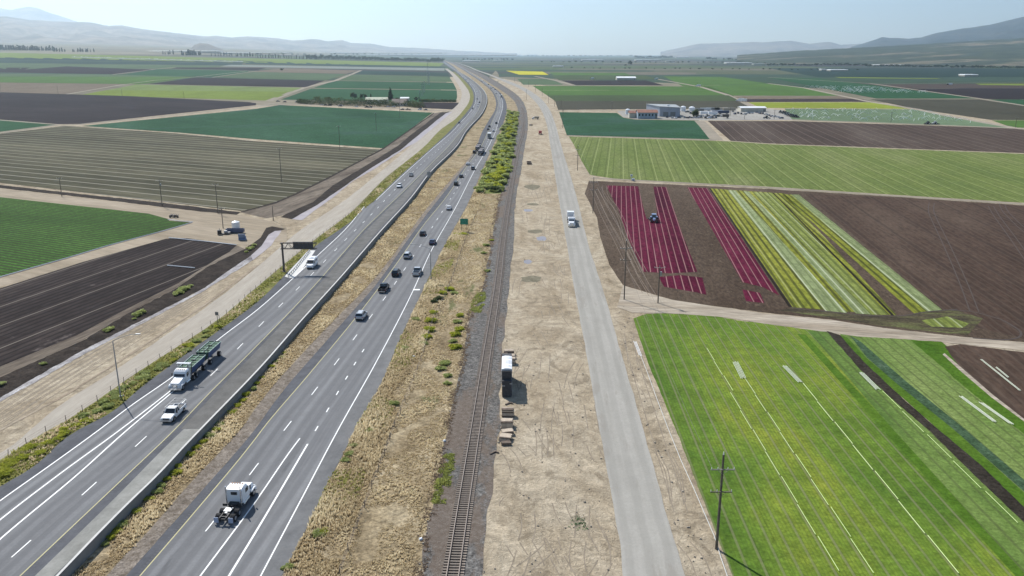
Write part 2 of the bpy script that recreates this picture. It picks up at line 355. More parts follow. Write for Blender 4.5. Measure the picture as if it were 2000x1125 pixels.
# distant patchwork of fields (sheet with random field colours)
def patchwork():
    if 'pw' in MATS: return MATS['pw']
    m = bpy.data.materials.new('distant_fields'); m.use_nodes = True; nt = m.node_tree; L = nt.links.new; b = nt.nodes['Principled BSDF']; b.inputs['Roughness'].default_value = .95; b.inputs['Specular IOR Level'].default_value = .1
    g = _n(nt, 'ShaderNodeNewGeometry'); mp = _n(nt, 'ShaderNodeMapping'); mp.inputs['Rotation'].default_value = (0,0,.13); mp.inputs['Scale'].default_value = (1/620, 1/330, 1); L(g.outputs['Position'], mp.inputs[0])
    v = _n(nt, 'ShaderNodeTexVoronoi', distance='CHEBYCHEV', voronoi_dimensions='2D'); v.inputs['Scale'].default_value = 1; v.inputs['Randomness'].default_value = .55; L(mp.outputs[0], v.inputs['Vector'])
    sp = _n(nt, 'ShaderNodeSeparateColor'); L(v.outputs['Color'], sp.inputs[0])
    cr = _n(nt, 'ShaderNodeValToRGB'); cr.color_ramp.interpolation = 'CONSTANT'; e = cr.color_ramp.elements
    cols = [(0,(.03,.055,.03)),(.14,(.055,.08,.03)),(.26,(.035,.03,.03)),(.38,(.07,.08,.04)),(.5,(.03,.055,.035)),(.6,(.09,.08,.06)),(.7,(.06,.09,.03)),(.8,(.035,.035,.03)),(.9,(.12,.105,.075))]
    while len(e) < len(cols): e.new(.5)
    for i, (p, c) in enumerate(cols): e[i].position = p; e[i].color = (*c, 1)
    L(sp.outputs[0], cr.inputs[0])
    no = _n(nt, 'ShaderNodeTexNoise'); no.inputs['Scale'].default_value = .02; no.inputs['Detail'].default_value = 6; L(g.outputs['Position'], no.inputs['Vector'])
    mr = _n(nt, 'ShaderNodeMapRange'); L(no.outputs[0], mr.inputs[0]); mr.inputs['From Min'].default_value=.3; mr.inputs['From Max'].default_value=.7; mr.inputs['To Min'].default_value=.75; mr.inputs['To Max'].default_value=1.25
    s = _n(nt, 'ShaderNodeVectorMath', operation='SCALE'); L(cr.outputs[0], s.inputs[0]); L(mr.outputs[0], s.inputs['Scale']); L(s.outputs[0], b.inputs['Base Color'])
    MATS['pw'] = m; return m
PW = patchwork()
quad('distant_fields', (-300,106),(1000,107.5),(1000,150),(-300,175), .3, PW, 40, 24)
quad('distant_fields', (985,106.6),(2400,106.6),(2700,215),(985,150), .3, PW, 30, 20)

g_ = lambda n, c, **k: G(n, [(.3, tuple(x*.86 for x in c)), (.55, c), (.75, tuple(x*1.14 for x in c))], **{**dict(scale=.012, fine=.22, fineamt=.13, mid=.06, midamt=.10, bump=0, stretch=3), **k})
LIME = g_('lime_crop', (.19,.25,.045)); LIME2 = g_('pale_lime_crop', (.20,.26,.085)); MIDG = g_('mid_green_crop', (.09,.17,.04)); OLIVE = g_('olive_crop', (.075,.105,.045))
TEAL = g_('teal_crop', (.033,.10,.044)); TEAL2 = g_('blue_green_crop', (.033,.065,.052)); DARKB = g_('dark_soil', (.034,.026,.028)); TANF = g_('fallow_tan', (.20,.16,.115)); BROWNG = g_('brown_green_soil', (.078,.074,.052))
GREEN2 = g_('soft_green_crop', (.10,.15,.075)); YEL = g_('yellow_flowers', (.60,.55,.03)); DTEAL = g_('dark_teal_crop', (.025,.05,.042)); PURP = g_('purple_soil', (.055,.04,.042))
MIST = g_('misted_green_crop', (.16,.225,.13)); GHOUSE = g_('white_row_covers', (.36,.38,.35), stripes=[(30,14,(.12,.15,.10),.8,0)], heading=60)
f = 2
# upper left
quad('lime_field', (-250,97),(870,123),(858,129.5),(-250,108), f, LIME, 30, 3)
quad('vegetable_field', (-250,109),(500,118),(480,123),(-250,113), f, DTEAL, 20, 2)
quad('vegetable_field', (-250,113.5),(475,123.5),(470,128),(-250,120), f, TEAL2, 20, 2)
quad('row_cover_field', (140,110.5),(475,119.5),(474,121.3),(140,112), f+.6, GHOUSE, 20, 1)
quad('vegetable_field', (-250,120.5),(470,128.5),(330,134),(-250,135), f, GREEN2, 20, 2)
quad('ploughed_field', (130,129.5),(296,136),(220,145),(-20,141), f+.3, DARKB, 14, 3)
quad('ploughed_field', (-250,134),(60,132),(30,141),(-250,141), f, DARKB, 14, 3)
quad('vegetable_field', (307,135),(505,138.5),(415,150),(237,146), f, TEAL, 14, 3)
quad('ploughed_field', (345,131.5),(520,132.5),(500,137.5),(335,134), f, DARKB, 14, 2)
quad('vegetable_field', (480,119),(868,130.5),(870,134),(480,125), f, TEAL2, 20, 2)
quad('row_cover_field', (450,126.5),(868,133),(868,138.2),(430,129.5), f+.5, GHOUSE, 30, 1)
quad('vegetable_field', (-250,141.5),(220,145.5),(384,150.5),(-250,150), f, GREEN2, 20, 3)
quad('vegetable_field', (-250,149),(384,150),(272,164.5),(-250,157), f+.2, MIDG, 20, 3)
quad('fallow_field', (-250,158.5),(243,164),(132,184),(-250,181), f, TANF, 12, 4)
quad('fallow_field', (552,134),(702,137.5),(676,144),(480,140), f, TANF, 12, 3)
quad('vegetable_field', (497,140.5),(675,144.5),(636,157),(421,151), f, GREEN2, 12, 3)
quad('ploughed_field', (382,151.5),(634,157.5),(597,170.5),(291,164), f, DARKB, 14, 3)
quad('vegetable_field', (266,165),(594,171.5),(573,179),(210,176), f, LIME2, 14, 3)
quad('lime_field', (208,176),(573,179),(525,196.5),(157,185.5), f, LIME, 14, 3)
quad('vegetable_field', (707,138),(875,142),(877,149),(683,145), f, TEAL2, 8, 3)
quad('lime_field', (681,146),(877,150),(884,160),(657,157), f, GREEN2, 8, 3)
quad('lettuce_field', (653,158),(885,161.5),(892,175.5),(612,171.5), f, TEAL, 8, 3)
poly('lettuce_field', [(608,173),(892,176.5),(893,190),(890,198.5),(825,199.5),(548,194.5)], f, TEAL)
poly('ploughed_field', [(820,200),(899,200.5),(901,206),(889,214),(826,211)], f, DARKB)
SOIL1 = G('bare_dark_soil', [(.3,(.027,.021,.023)),(.5,(.036,.028,.030)),(.75,(.05,.04,.04))], scale=.02, heading=-60, stretch=3, fine=.5, fineamt=.2, mid=.06, midamt=.12, bump=.4)
poly('ploughed_field', [(-250,172),(0,180),(250,187.5),(500,200),(500,205.5),(400,216),(155,242),(110,242.5),(0,233.5),(-250,220)], f, SOIL1)
poly('lettuce_field', [(-250,228),(0,235),(108,243.5),(0,257.5),(-250,300)], f, TEAL)
LETT = G('lettuce_rows', [(.3,(.02,.07,.033)),(.5,(.032,.095,.044)),(.72,(.05,.12,.07))], scale=.018, heading=-30, stretch=2.5, fine=.8, fineamt=.45, mid=.15, midamt=.14, bump=.5, spots=(.006,.55,(.05,.10,.085),.5,.4))
poly('lettuce_field', [(160,246),(500,212.5),(547,205),(845,220),(765,279),(748,289.5),(500,272),(350,259)], f, LETT)
STUB = G('stubble_rows', [(.3,(.062,.06,.036)),(.5,(.10,.095,.058)),(.72,(.18,.165,.105))], scale=.03, heading=-64, stretch=9, fine=.7, fineamt=.28, fstretch=6, mid=.12, midamt=.24, bump=.5,
  stripes=[(10.2,1.1,(.42,.39,.31),.9,0),(2.04,.7,(.07,.065,.05),.45,.2)])
poly('harvested_field', [(-250,300),(0,261),(128,245.5),(350,261),(500,276),(742,292),(642,346),(575,379),(540,394),(500,406.5),(470,412),(300,392),(0,357),(-250,332)], f, STUB)
DSOIL = G('ditch_soil', [(.35,(.035,.028,.024)),(.6,(.06,.048,.04))], scale=.3, fine=1.5, fineamt=.4, bump=.8)
BAND = G('tracked_soil', [(.3,(.12,.095,.075)),(.5,(.20,.165,.13)),(.7,(.28,.235,.185))], scale=.12, heading=15, stretch=9, fine=1.0, fineamt=.3, fstretch=7, mid=.5, midamt=.25, bump=.6)
poly('drain_bank', [(-250,336),(0,361),(150,378),(300,394),(470,414.5),(462,419.5),(400,414),(300,402),(150,383.5),(0,367),(-250,340)], f+.4, DSOIL, jag=.8)
poly('dirt_track', [(-250,341),(0,368),(300,403),(470,420),(520,430),(560,445),(560,470),(480,480),(380,468),(330,466),(0,560),(-250,640),(-250,375)], f, ROADD)
CROP = G('young_green_rows', [(.3,(.045,.11,.020)),(.5,(.065,.15,.028)),(.7,(.09,.175,.04))], scale=.03, heading=-64, stretch=4, fine=1.4, fineamt=.45, fstretch=2, mid=.3, midamt=.15, bump=.6, stripes=[(2.04,.75,(.045,.040,.028),.85,0)])
poly('green_vegetable_field', [(-250,352),(0,385),(290,417),(330,428),(330,431),(372,434.5),(212,480),(70,521),(0,541),(-250,610)], f+.4, CROP)
FURR = G('furrowed_dark_soil', [(.3,(.03,.024,.022)),(.5,(.048,.038,.035)),(.72,(.10,.08,.07))], scale=.035, heading=14.8, stretch=5, fine=1.0, fineamt=.3, fstretch=4, mid=.2, midamt=.2, bump=.6,
  stripes=[(2.04,.7,(.022,.018,.019),.8,0),(12.2,.42,(.26,.225,.19),.8,.3)], spots=(.09,.63,(.20,.165,.15),.6,2))
poly('furrowed_field', [(-250,640),(0,563),(160,512),(325,466),(365,465),(462,479),(448,492),(425,505),(350,552),(250,602),(150,655),(0,716),(-250,818)], f+.4, FURR)
poly('tracked_soil_band', [(462,479),(478,486),(411,518),(337,567),(250,612),(160,666),(0,737),(-250,848),(-250,818),(0,716),(150,655),(250,602),(350,552),(425,505)], f+.3, BAND, jag=.6)
poly('drain_bank', [(478,486),(509,464),(520,445),(531,442),(558,447),(550,450),(537,451),(525,458),(518,469),(511,480),(489,500),(461,519),(400,562),(275,627),(162,684),(0,777),(-250,910),(-250,848),(0,737),(160,666),(250,612),(337,567),(411,518)], f+.5, DSOIL, jag=1.2)
WATER = pmat('ditch_water', (.30,.262,.265), rough=.5, spec=.12, noise=.18, nscale=.25)
LINER = G('ditch_liner', [(.35,(.34,.31,.31)),(.5,(.44,.41,.40)),(.65,(.60,.57,.56))], scale=.5, heading=16, stretch=3, fine=2, fineamt=.3, bump=1.0, bumpd=.3, spots=(.7,.58,(.20,.17,.15),.7,3), rough=.5)
poly('ditch_water', [(550,450),(537,451),(525,458),(518,469),(511,480),(489,500),(478,508),(494,508),(511,495),(530,479),(538,466),(544,460)], f+.8, WATER, jag=.5)
poly('ditch_liner_strip', [(490,499),(461,519),(400,562),(275,627),(162,684),(0,777),(-250,910),(-250,922),(0,785),(162,693),(275,633),(400,567),(478,518),(494,508)], f+.8, LINER, jag=1.2)
poly('tracked_soil_band', [(470,414),(500,408),(540,396),(575,381),(642,348),(748,291),(766,280),(846,221),(872,217),(860,221),(800,266),(777,286),(720,321),(650,363),(611,396),(558,419),(520,426)], f+.6, BAND, jag=.5)
poly('drain_bank', [(549,424),(558,418),(611,395),(650,362),(720,320),(777,285),(800,265),(860,220),(884,217),(871,221),(806,273),(782,293),(725,328),(652,378),(620,400),(570,428)], f+.8, DSOIL, jag=.8)
poly('drain_bank', [(500,405.5),(540,393.5),(575,378.5),(642,345.5),(748,289),(847,220),(848,221.5),(749,291.5),(642,349),(575,382),(540,397),(470,415),(470,413)], f+.9, DSOIL, jag=.5)
poly('ditch_water', [(570,428),(620,400),(652,378),(725,328),(782,293),(806,273),(871,221),(884,218),(880,221),(814,277),(795,287),(728,332),(690,353),(650,386),(620,407),(590,430)], f+1, WATER, jag=.5)
# frontage road (dirt) and its bare verge
FRONT = G('frontage_dirt', [(.3,(.45,.40,.33)),(.55,(.49,.44,.37)),(.75,(.52,.475,.40))], scale=.5, stretch=14, uv=True, fine=3, fineamt=.07, fstretch=8, mid=.6, midamt=.08, bump=.15)
strip('frontage_road', C['FL'], C['FR'], 134, 1500, 2.8, FRONT, jag=.5)
RID = G('ridge_dirt', [(.3,(.30,.235,.165)),(.7,(.50,.42,.32))], scale=.8, stretch=9, uv=True, fine=2, fineamt=.25, bump=.8)
strip('graded_ridge', C['RIDGE'], shift(C['RIDGE'], 6), 517, 1300, 3.0, RID, jag=.4)

# right of the side road: verge dirt, fields
poly('lettuce_field', [(1092,219),(1205,220.5),(1217,229.5),(1240,233.5),(1365,235.5),(1376,246),(1400,272.5),(1250,268),(1107,264)], f, LETT)
def rowmat(name, ramp, heading, st, **k):
    return G(name, ramp, heading=heading, stripes=st, **{**dict(scale=.03, stretch=6, fine=.9, fineamt=.25, fstretch=3, mid=.2, midamt=.12, bump=.5), **k})
LIMER = rowmat('pale_green_rows', [(.3,(.12,.165,.05)),(.5,(.165,.21,.06)),(.7,(.21,.24,.09))], 7.3, [(4.08,.5,(.08,.10,.03),.55,0),(8.16,.4,(.38,.42,.18),.65,.1)])
poly('green_crop_field', [(1111,266.5),(1425,276),(1500,281.5),(2000,300.5),(2500,322),(2500,424),(2000,396),(1725,379),(1500,364.5),(1200,349),(1152,341.5),(1135,313),(1122,285)], f, LIMER)
BRS = rowmat('striped_brown_soil', [(.3,(.068,.048,.040)),(.5,(.095,.068,.055)),(.7,(.14,.11,.09))], 8.8, [(8.16,.7,(.26,.21,.165),.55,.3),(2.04,.6,(.05,.035,.03),.4,.2)])
poly('ploughed_field', [(1382,236),(1550,236.5),(1975,250.5),(2400,262),(2400,318),(2000,299),(1500,280),(1427,275)], f, BRS)
HEAD = rowmat('headland_brown_soil', [(.3,(.07,.048,.034)),(.5,(.11,.08,.058)),(.7,(.155,.118,.086))], 7.3, [], fine=1.4, fineamt=.4, spots=(.5,.60,(.22,.175,.125),.5,1.5))
poly('ploughed_field', [(1150,353),(1500,369),(1725,383),(2000,401),(2500,428),(2500,735),(2000,668),(1875,657),(1725,640),(1625,624),(1500,611),(1400,598),(1312,585),(1217,557),(1205,540),(1190,517),(1172,462),(1166,425),(1142,378)], f, HEAD, jag=.6)
BROWN = rowmat('brown_ploughed_soil', [(.3,(.062,.040,.030)),(.5,(.088,.058,.043)),(.72,(.125,.088,.064))], 8, [(12.2,1.1,(.055,.04,.032),.5,0),(2.04,.5,(.13,.10,.08),.35,0)], stretch=5, fineamt=.32, scale=.04)
poly('ploughed_field', [(1572,379),(1725,385),(2000,403),(2500,431),(2500,724),(2000,661),(1910,640),(1840,606)], f+.3, BROWN, jag=.5)
RED = rowmat('red_lettuce_rows', [(.3,(.065,.007,.022)),(.5,(.11,.011,.034)),(.7,(.15,.022,.05))], 7.3, [(2.03,.28,(.42,.23,.22),.85,.42),(2.03,.35,(.05,.008,.02),.5,.55)], fineamt=.4, scale=.08, spots=(.35,.63,(.22,.11,.09),.6,.5))
poly('red_lettuce_field', [(1184,362),(1301,365),(1330,450),(1362,531),(1310,534),(1257,531),(1222,455),(1210,415)], f+.6, RED, jag=.4)
poly('tilled_soil_strip', [(1246,361),(1276,363),(1283,412),(1284,428),(1263,428),(1258,412)], f+.9, HEAD)
poly('red_lettuce_field', [(1287,541),(1330,537),(1372,542),(1380,576),(1360,571),(1297,560)], f+.6, RED, jag=.3)
poly('red_lettuce_field', [(1342,366),(1381,367),(1438,450),(1522,577),(1490,561),(1450,551),(1395,455)], f+.6, RED, jag=.3)
poly('red_lettuce_field', [(1450,565),(1484,572),(1493,592),(1457,588)], f+.6, RED, jag=.3)
YG = rowmat('yellow_green_rows', [(.3,(.17,.20,.028)),(.5,(.25,.265,.04)),(.7,(.32,.32,.065))], 7.3, [(2.04,.7,(.055,.06,.018),.85,0),(6.1,.4,(.45,.45,.22),.5,.1)], fineamt=.4)
WG = rowmat('pale_grey_green_rows', [(.3,(.19,.235,.10)),(.55,(.27,.32,.15)),(.75,(.38,.42,.25))], 7.3, [(2.04,.5,(.13,.16,.06),.6,.2),(4.08,.4,(.58,.62,.42),.7,.1)], fineamt=.3)
GG = rowmat('mixed_green_rows', [(.3,(.17,.21,.045)),(.6,(.25,.29,.08)),(.75,(.33,.36,.15))], 7.3, [(2.04,.7,(.09,.11,.03),.7,0),(4.08,.4,(.45,.48,.3),.6,.4)], fineamt=.35)
def band(t0, t1, b0, b1, ty0, ty1, by0, by1, mat, nm='lettuce_row_field', la=.6, jag=.4):
    return poly(nm, [(t0,ty0),(t1,ty1),(b1,by1),(b0,by0)], f+la, mat, jag=jag)
band(1388,1532, 1548,1752, 368,378, 600,616, YG)
band(1421,1437, 1612,1655, 371,372, 607,611, WG, la=.9)
band(1452,1462, 1672,1700, 373,374, 612,614, WG, la=.9)
band(1470,1507, 1700,1735, 375,377, 614,615, GG, la=.9)
DKROW = g_('dark_furrow', (.03,.024,.018), fine=1.5, fineamt=.4)  # dark tone for the thin furrow strips
band(1385,1388, 1540,1547, 367.5,368, 599,600, DKROW, 'furrow', 1.0, 0)
band(1509,1511.5, 1741,1747, 377,377, 616,616, DKROW, 'furrow', 1.2, 0)
band(1525,1545, 1785,1812, 379,380, 612,609, YG)
band(1545,1560, 1812,1840, 380,380, 609,605, WG)
poly('weedy_patch', [(1800,626),(1850,618),(1893,632),(1880,640),(1820,638)], f+.6, GG, jag=1)
WEEDY = G('weedy_soil', [(.35,(.06,.05,.035)),(.5,(.10,.085,.05)),(.65,(.14,.15,.06))], scale=.4, heading=-80, stretch=5, fine=1.5, fineamt=.4, bump=.6)
poly('weedy_headland', [(1545,601),(1625,610),(1752,618),(1812,609),(1860,604),(1920,622),(1890,655),(1725,637),(1625,621),(1520,606)], f+.5, WEEDY, jag=1)
# dirt road between the parcels
poly('farm_track', [(1217,558),(1312,586),(1400,599),(1500,613),(1625,625),(1725,641),(1875,658),(2000,669),(2500,735),(2500,755),(2000,685),(1875,671),(1775,663),(1675,657),(1575,643),(1500,633),(1420,620),(1300,611),(1236,611),(1205,600)], f+.9, TRK, jag=.8)
# near green field
GREENF = G('bright_green_rows', [(.32,(.085,.165,.020)),(.48,(.14,.225,.028)),(.60,(.195,.26,.032)),(.74,(.29,.31,.04))], scale=.07, heading=1.7, stretch=2.2, fine=1.7, fineamt=.33, mid=.35, midamt=.2, bump=.7, bumpd=.12, spec=.1,
   stripes=[(2.04,.32,(.22,.22,.12),.62,0),(.51,.16,(.07,.11,.02),.3,.1)])
LG = G('light_green_rows', [(.30,(.10,.175,.04)),(.5,(.15,.23,.055)),(.7,(.22,.285,.09))], scale=.07, heading=1.7, stretch=3, fine=1.7, fineamt=.35, mid=.35, midamt=.15, bump=.7, stripes=[(2.04,.35,(.085,.10,.04),.6,0)])
DG = G('deep_green_strip', [(.3,(.06,.135,.014)),(.7,(.105,.19,.022))], scale=.1, heading=1.7, stretch=3, fine=1.8, fineamt=.3, bump=.7)
BGS = G('blue_green_strip', [(.3,(.045,.085,.04)),(.6,(.07,.12,.065)),(.8,(.12,.16,.11))], scale=.5, heading=1.7, stretch=2, fine=1.8, fineamt=.5, bump=1)
poly('green_crop_field', [(1237,622),(1262,613),(1300,612),(1400,618),(1450,627),(1520,634),(1570,641),(1620,648),(1818,838),(1905,925),(2000,1016),(2500,1495),(2700,1700),(1665,1700),(1431,1125),(1380,993),(1320,838),(1266,710)], f+.6, GREENF, jag=.7)
poly('green_crop_field', [(1578,646),(1620,648),(1818,838),(1905,925),(2000,1016),(2500,1495),(2400,1497),(1995,1120),(1742,836)], f+.9, LG)
poly('green_crop_field', [(1557,652),(1574,654),(1742,836),(2001,1120),(2350,1500),(2310,1500),(1979,1120),(1723,838)], f+1.2, DG)
poly('green_crop_field', [(1640,652),(1770,662),(1840,668),(1852,678),(1945,760),(2040,845),(2500,1290),(2500,1480),(2000,992),(1835,837)], f+.6, LG, jag=.5)
poly('green_crop_field', [(1640,654),(1656,660),(1693,700),(1862,838),(2000,962),(2500,1430),(2500,1478),(2000,990),(1832,838),(1690,712)], f+.9, DG)
poly('kale_strip', [(1660,655),(1682,668),(1770,745),(1885,838),(2000,937),(2500,1390),(2500,1428),(2000,960),(1862,838),(1750,748),(1693,698)], f+1.0, BGS)
poly('green_crop_field', [(1778,664),(1838,667),(1852,678),(1940,762),(2040,845),(2100,900),(2060,895),(1890,760)], f+.9, DG, jag=1)
EARTH = G('dark_wet_earth', [(.35,(.035,.029,.022)),(.7,(.06,.05,.04))], scale=.3, heading=1.7, stretch=4, fine=1.6, fineamt=.5, bump=.9, spots=(1.1,.66,(.2,.2,.2),.5,1))
poly('drain_trench', [(1614,646),(1640,654),(1692,711),(1763,778),(1832,838),(1918,910),(2000,990),(2500,1478),(2700,1680),(2700,1700),(2500,1500),(2000,1020),(1905,930),(1812,838),(1750,786),(1680,722)], f+1.5, EARTH, jag=.8)
poly('ploughed_field', [(1845,677),(1875,672),(2000,688),(2500,762),(2500,1160),(2000,822),(1935,772),(1875,718)], f+1.3, BROWN, jag=.6)
poly('field_margin', [(1841,692),(1845,690),(1878,718),(1938,770),(2000,818),(2500,1155),(2500,1163),(2000,823),(1935,775),(1873,722)], f+1.6, TRK)
# upper right
quad('green_crop_field', (1040,167.5),(1385,169),(1405,176),(1053,176), f, MIDG, 12, 3)
quad('green_crop_field', (1053,176.3),(1405,176.3),(1430,186),(1068,186), f, MIDG, 12, 3)
quad('green_crop_field', (1068,186),(1430,186),(1450,197),(1084,197), f+.2, OLIVE, 12, 3)
quad('green_crop_field', (1084,197),(1450,197),(1476,211.5),(1090,214.5), f, BROWNG, 12, 3)
quad('green_crop_field', (1010,154),(1078,154),(1100,165.5),(1022,165.5), f, GREEN2, 4, 3)
quad('ploughed_field', (1096,157),(1262,157),(1296,166.3),(1125,166.3), f+.3, DARKB, 4, 3)
quad('mustard_field', (988,138),(1060,139.8),(1072,146.3),(1014,145.8), f+.6, YEL, 4, 3)
quad('green_crop_field', (1071,141.2),(1220,142.3),(1233,147),(1082,147), f, MIDG, 4, 3)
quad('green_crop_field', (1076,147.4),(1258,147.2),(1284,154.5),(1092,156.4), f, OLIVE, 4, 3)
quad('green_crop_field', (1296,149),(1410,150),(1500,163),(1333,168), f, MIDG, 6, 3)
poly('green_crop_field', [(1333,168.5),(1500,163.5),(1570,171.5),(1643,187),(1422,186.5),(1372,170)], f, MIDG)
quad('fallow_field', (1432,188.5),(1655,188),(1680,192.5),(1444,193), f, TANF, 6, 2)
quad('ploughed_field', (1446,193.3),(1682,193),(1706,198.7),(1460,199.2), f, PURP, 6, 2)
quad('lime_field', (1462,199.8),(1708,199.8),(1775,212.5),(1485,210.5), f, g_('vivid_lime_crop', (.27,.32,.04)), 6, 2)
poly('sprinkled_field', [(1532,212),(1782,213.5),(1850,226),(1985,250),(1800,244),(1545,233)], f, MIST)
quad('green_crop_field', (1500,151.5),(1600,153),(1912,192.3),(1712,192.3), f, TEAL, 8, 4)
quad('ploughed_field', (1600,153),(1710,165),(2050,200),(1912,192), f-.3, BROWNG, 8, 3)
poly('green_crop_field', [(1700,194),(1912,194),(2000,207),(2300,240),(2300,238),(1935,234),(1787,212.5)], f, BROWNG)
poly('green_crop_field', [(1937,235),(2300,236),(2300,255),(1977,249)], f, MIDG)
quad('ploughed_field', (1705,165),(2300,160),(2300,172),(1775,172), f, g_('brown_soil_far', (.085,.065,.055)), 8, 3)
quad('ploughed_field', (1778,172.8),(2300,174),(2300,198),(1912,193), f, DARKB, 8, 3)
quad('lettuce_field', (1925,194.3),(2300,196),(2300,225),(2002,206), f, TEAL, 8, 3)
quad('lime_field', (1630,150.3),(1838,153.2),(1830,154),(1640,152.3), f+.6, LIME, 6, 1)
quad('lime_field', (1905,163.2),(2300,164),(2300,170),(1915,166), f+.6, LIME, 6, 1)
quad('green_crop_field', (1500,133),(2300,134),(2300,150),(1600,151), f-1, DTEAL, 8, 3)
# yard surface and thin farm tracks
YARD = g_('gravel_yard', (.40,.38,.34), fine=.5, fineamt=.2)
poly('farm_yard', [(1205,217),(1290,214.5),(1480,211.5),(1530,215),(1548,234),(1380,235),(1240,232.5),(1217,228.5)], f+.2, YARD)
TR = g_('track_pale', (.38,.33,.26), fine=.3, fineamt=.15)
def track(pts, wd, la=2.2, name='farm_track'):
    c = []
    for a, b in zip(pts, pts[1:]):
        n = max(1, int(math.hypot(a[0]-b[0], a[1]-b[1]) / 12))
        for k in range(n): t = k/n; c.append(P(a[0]+(b[0]-a[0])*t, a[1]+(b[1]-a[1])*t, la))
    c.append(P(*pts[-1], la)); V = []; Fc = []; ribbon_geo(c, wd, V, Fc)
    o = struct(mk(name, V, Fc, TR)); return o
track([(1085,216.5),(1215,216),(1290,214)], 7)
track([(1282,154),(1370,170),(1420,185),(1478,212)], 8)
track([(1500,163),(1570,171.5),(1643,187),(1700,199),(1790,213),(1850,226),(1985,250.5),(2100,262)], 8)
track([(1548,234.5),(1700,239),(1985,250.5),(2300,262)], 7)
track([(1500,151),(1700,163),(1910,192),(2000,206),(2200,232)], 7)
track([(1705,164),(2200,158)], 5)
track([(1045,149),(1085,157),(1122,167)], 10)
track([(1152,347),(1500,366.5),(1725,381),(2000,398.5),(2400,424)], 3.2, 3.5)
track([(1400,273.5),(1376,246),(1366,236)], 9, 2.4)
track([(1398,274),(1250,268.8),(1109,265)], 3.5, 2.6)
track([(0,259.5),(110,244.3),(155,243),(300,229),(500,207.5),(550,200)], 7.5)
track([(-200,226),(0,234.3),(110,243)], 5)
track([(-200,175),(0,180),(180,186),(500,200.5),(560,203.5)], 8)
track([(500,208),(560,203),(700,208),(850,215.5),(900,217)], 12)
track([(524,197.5),(592,171.5),(655,157.5),(705,137.5)], 11)
track([(130,184),(240,165),(300,157),(380,150.5),(480,139)], 6)
track([(220,145.5),(300,135.5),(345,131)], 6); track([(415,151),(500,138.5)], 6)
PUD = pmat('puddle_mud', (.22,.195,.20), .35, noise=.15); PUDG = g_('damp_dirt', (.25,.225,.16), fine=1.2, fineamt=.3, mid=.4, midamt=.2)
for n_, (x, y, a, b) in enumerate(((1031,411,10,2.6),(1058,466,12,5),(1031,511,9,4.5),(1045,452,16,4),(1041,399,14,2.5),(1037,545,22,7),(1040,365,16,6))):
    poly('puddle_surface' if n_ < 3 else 'damp_path_patch', [(x+a*math.cos(t*.5236)*R.uniform(.75,1.1), y+b*math.sin(t*.5236)*R.uniform(.75,1.1)) for t in range(12)], 1.0+.1*n_, PUD if n_ < 3 else PUDG, jag=.7)
# ballast, road surfaces
DRY = G('dry_grass_ground', [(.3,(.24,.18,.105)),(.5,(.38,.30,.185)),(.7,(.50,.41,.27))], scale=.18, heading=3, stretch=1.6, fine=1.6, fineamt=.42, mid=.5, midamt=.25, bump=.9, bumpd=.3, spots=(.10,.60,(.10,.13,.04),.7,2.5))
strip('grass_verge', C['RPR'], C['BL'], 119, 1600, 1.6, DRY, jag=.5)
THK = G('thicket_ground', [(.3,(.10,.12,.035)),(.5,(.19,.22,.065)),(.7,(.27,.29,.10))], scale=.3, fine=1.2, fineamt=.4, bump=.8)
strip('grass_verge', lambda y: C['RPR'](y)+2+(y-219)*.03, lambda y: C['BL'](y)+1, 219, 378, 1.9, THK, jag=.4)
strip('grass_median', C['BB'], C['RPL'], 118, 1500, 1.6, DRY, jag=.2)
strip('grass_verge', C['FR'], C['PL'], 140, 1500, 3.1, G('verge_ground', [(.3,(.13,.15,.035)),(.5,(.22,.22,.07)),(.7,(.31,.26,.13))], scale=.3, fine=1.6, fineamt=.4, bump=.8), jag=.3)
strip('gravel_shoulder', C['GR'], C['RPL'], 300, 1500, 1.9, G('gravel', [(.35,(.20,.165,.13)),(.65,(.36,.31,.26))], scale=1.2, fine=4, fineamt=.4, bump=1), jag=.3)
BALM = G('ballast', [(.32,(.10,.095,.088)),(.5,(.19,.18,.168)),(.68,(.31,.295,.27))], scale=1.5, stretch=1, fine=4.5, fineamt=.55, mid=.12, midamt=.12, bump=1, bumpd=.2, spots=(.10,.52,(.24,.18,.135),.6,3))
strip('ballast_bed', C['BL'], C['BR'], 120, 1600, 1.9, BALM, jag=.7)
SIDE = G('side_road_concrete', [(.3,(.38,.36,.32)),(.5,(.43,.41,.365)),(.7,(.47,.445,.40))], scale=.45, stretch=12, uv=True, stripes=[(2.4,1.0,(.33,.315,.28),.4,.1)], fine=2.5, fineamt=.06, mid=.3, midamt=.05, bump=.1, spots=(.35,.57,(.33,.30,.26),.5,7))
strip('side_road', C['SL'], C['SR'], 122, 1600, 3.0, SIDE, jag=.25)
ASP = G('asphalt', [(.3,(.19,.19,.193)),(.5,(.245,.246,.25)),(.7,(.295,.296,.298))], scale=.5, stretch=45, uv=True, stripes=[(1.82,.85,(.175,.176,.18),.5,.25)], spots=(.35,.64,(.13,.13,.135),.5,9), fine=3, fineamt=.07, mid=.5, midamt=.05, bump=.1, rough=.85)
ASPD = G('asphalt_dark', [(.3,(.115,.118,.13)),(.7,(.155,.158,.17))], scale=.3, stretch=20, uv=True, fine=3, fineamt=.08, bump=.1, rough=.85)
ASPM = G('asphalt_brownish', [(.3,(.17,.165,.155)),(.7,(.215,.21,.20))], scale=.3, stretch=20, uv=True, fine=3, fineamt=.08, bump=.1, rough=.85)
CONC = G('concrete_gutter', [(.3,(.30,.30,.275)),(.7,(.38,.375,.345))], scale=.6, stretch=6, uv=True, fine=3, fineamt=.08, bump=.1)
strip('freeway_road', C['PL'], C['BB'], 119.5, 1600, 3.6, ASPD)
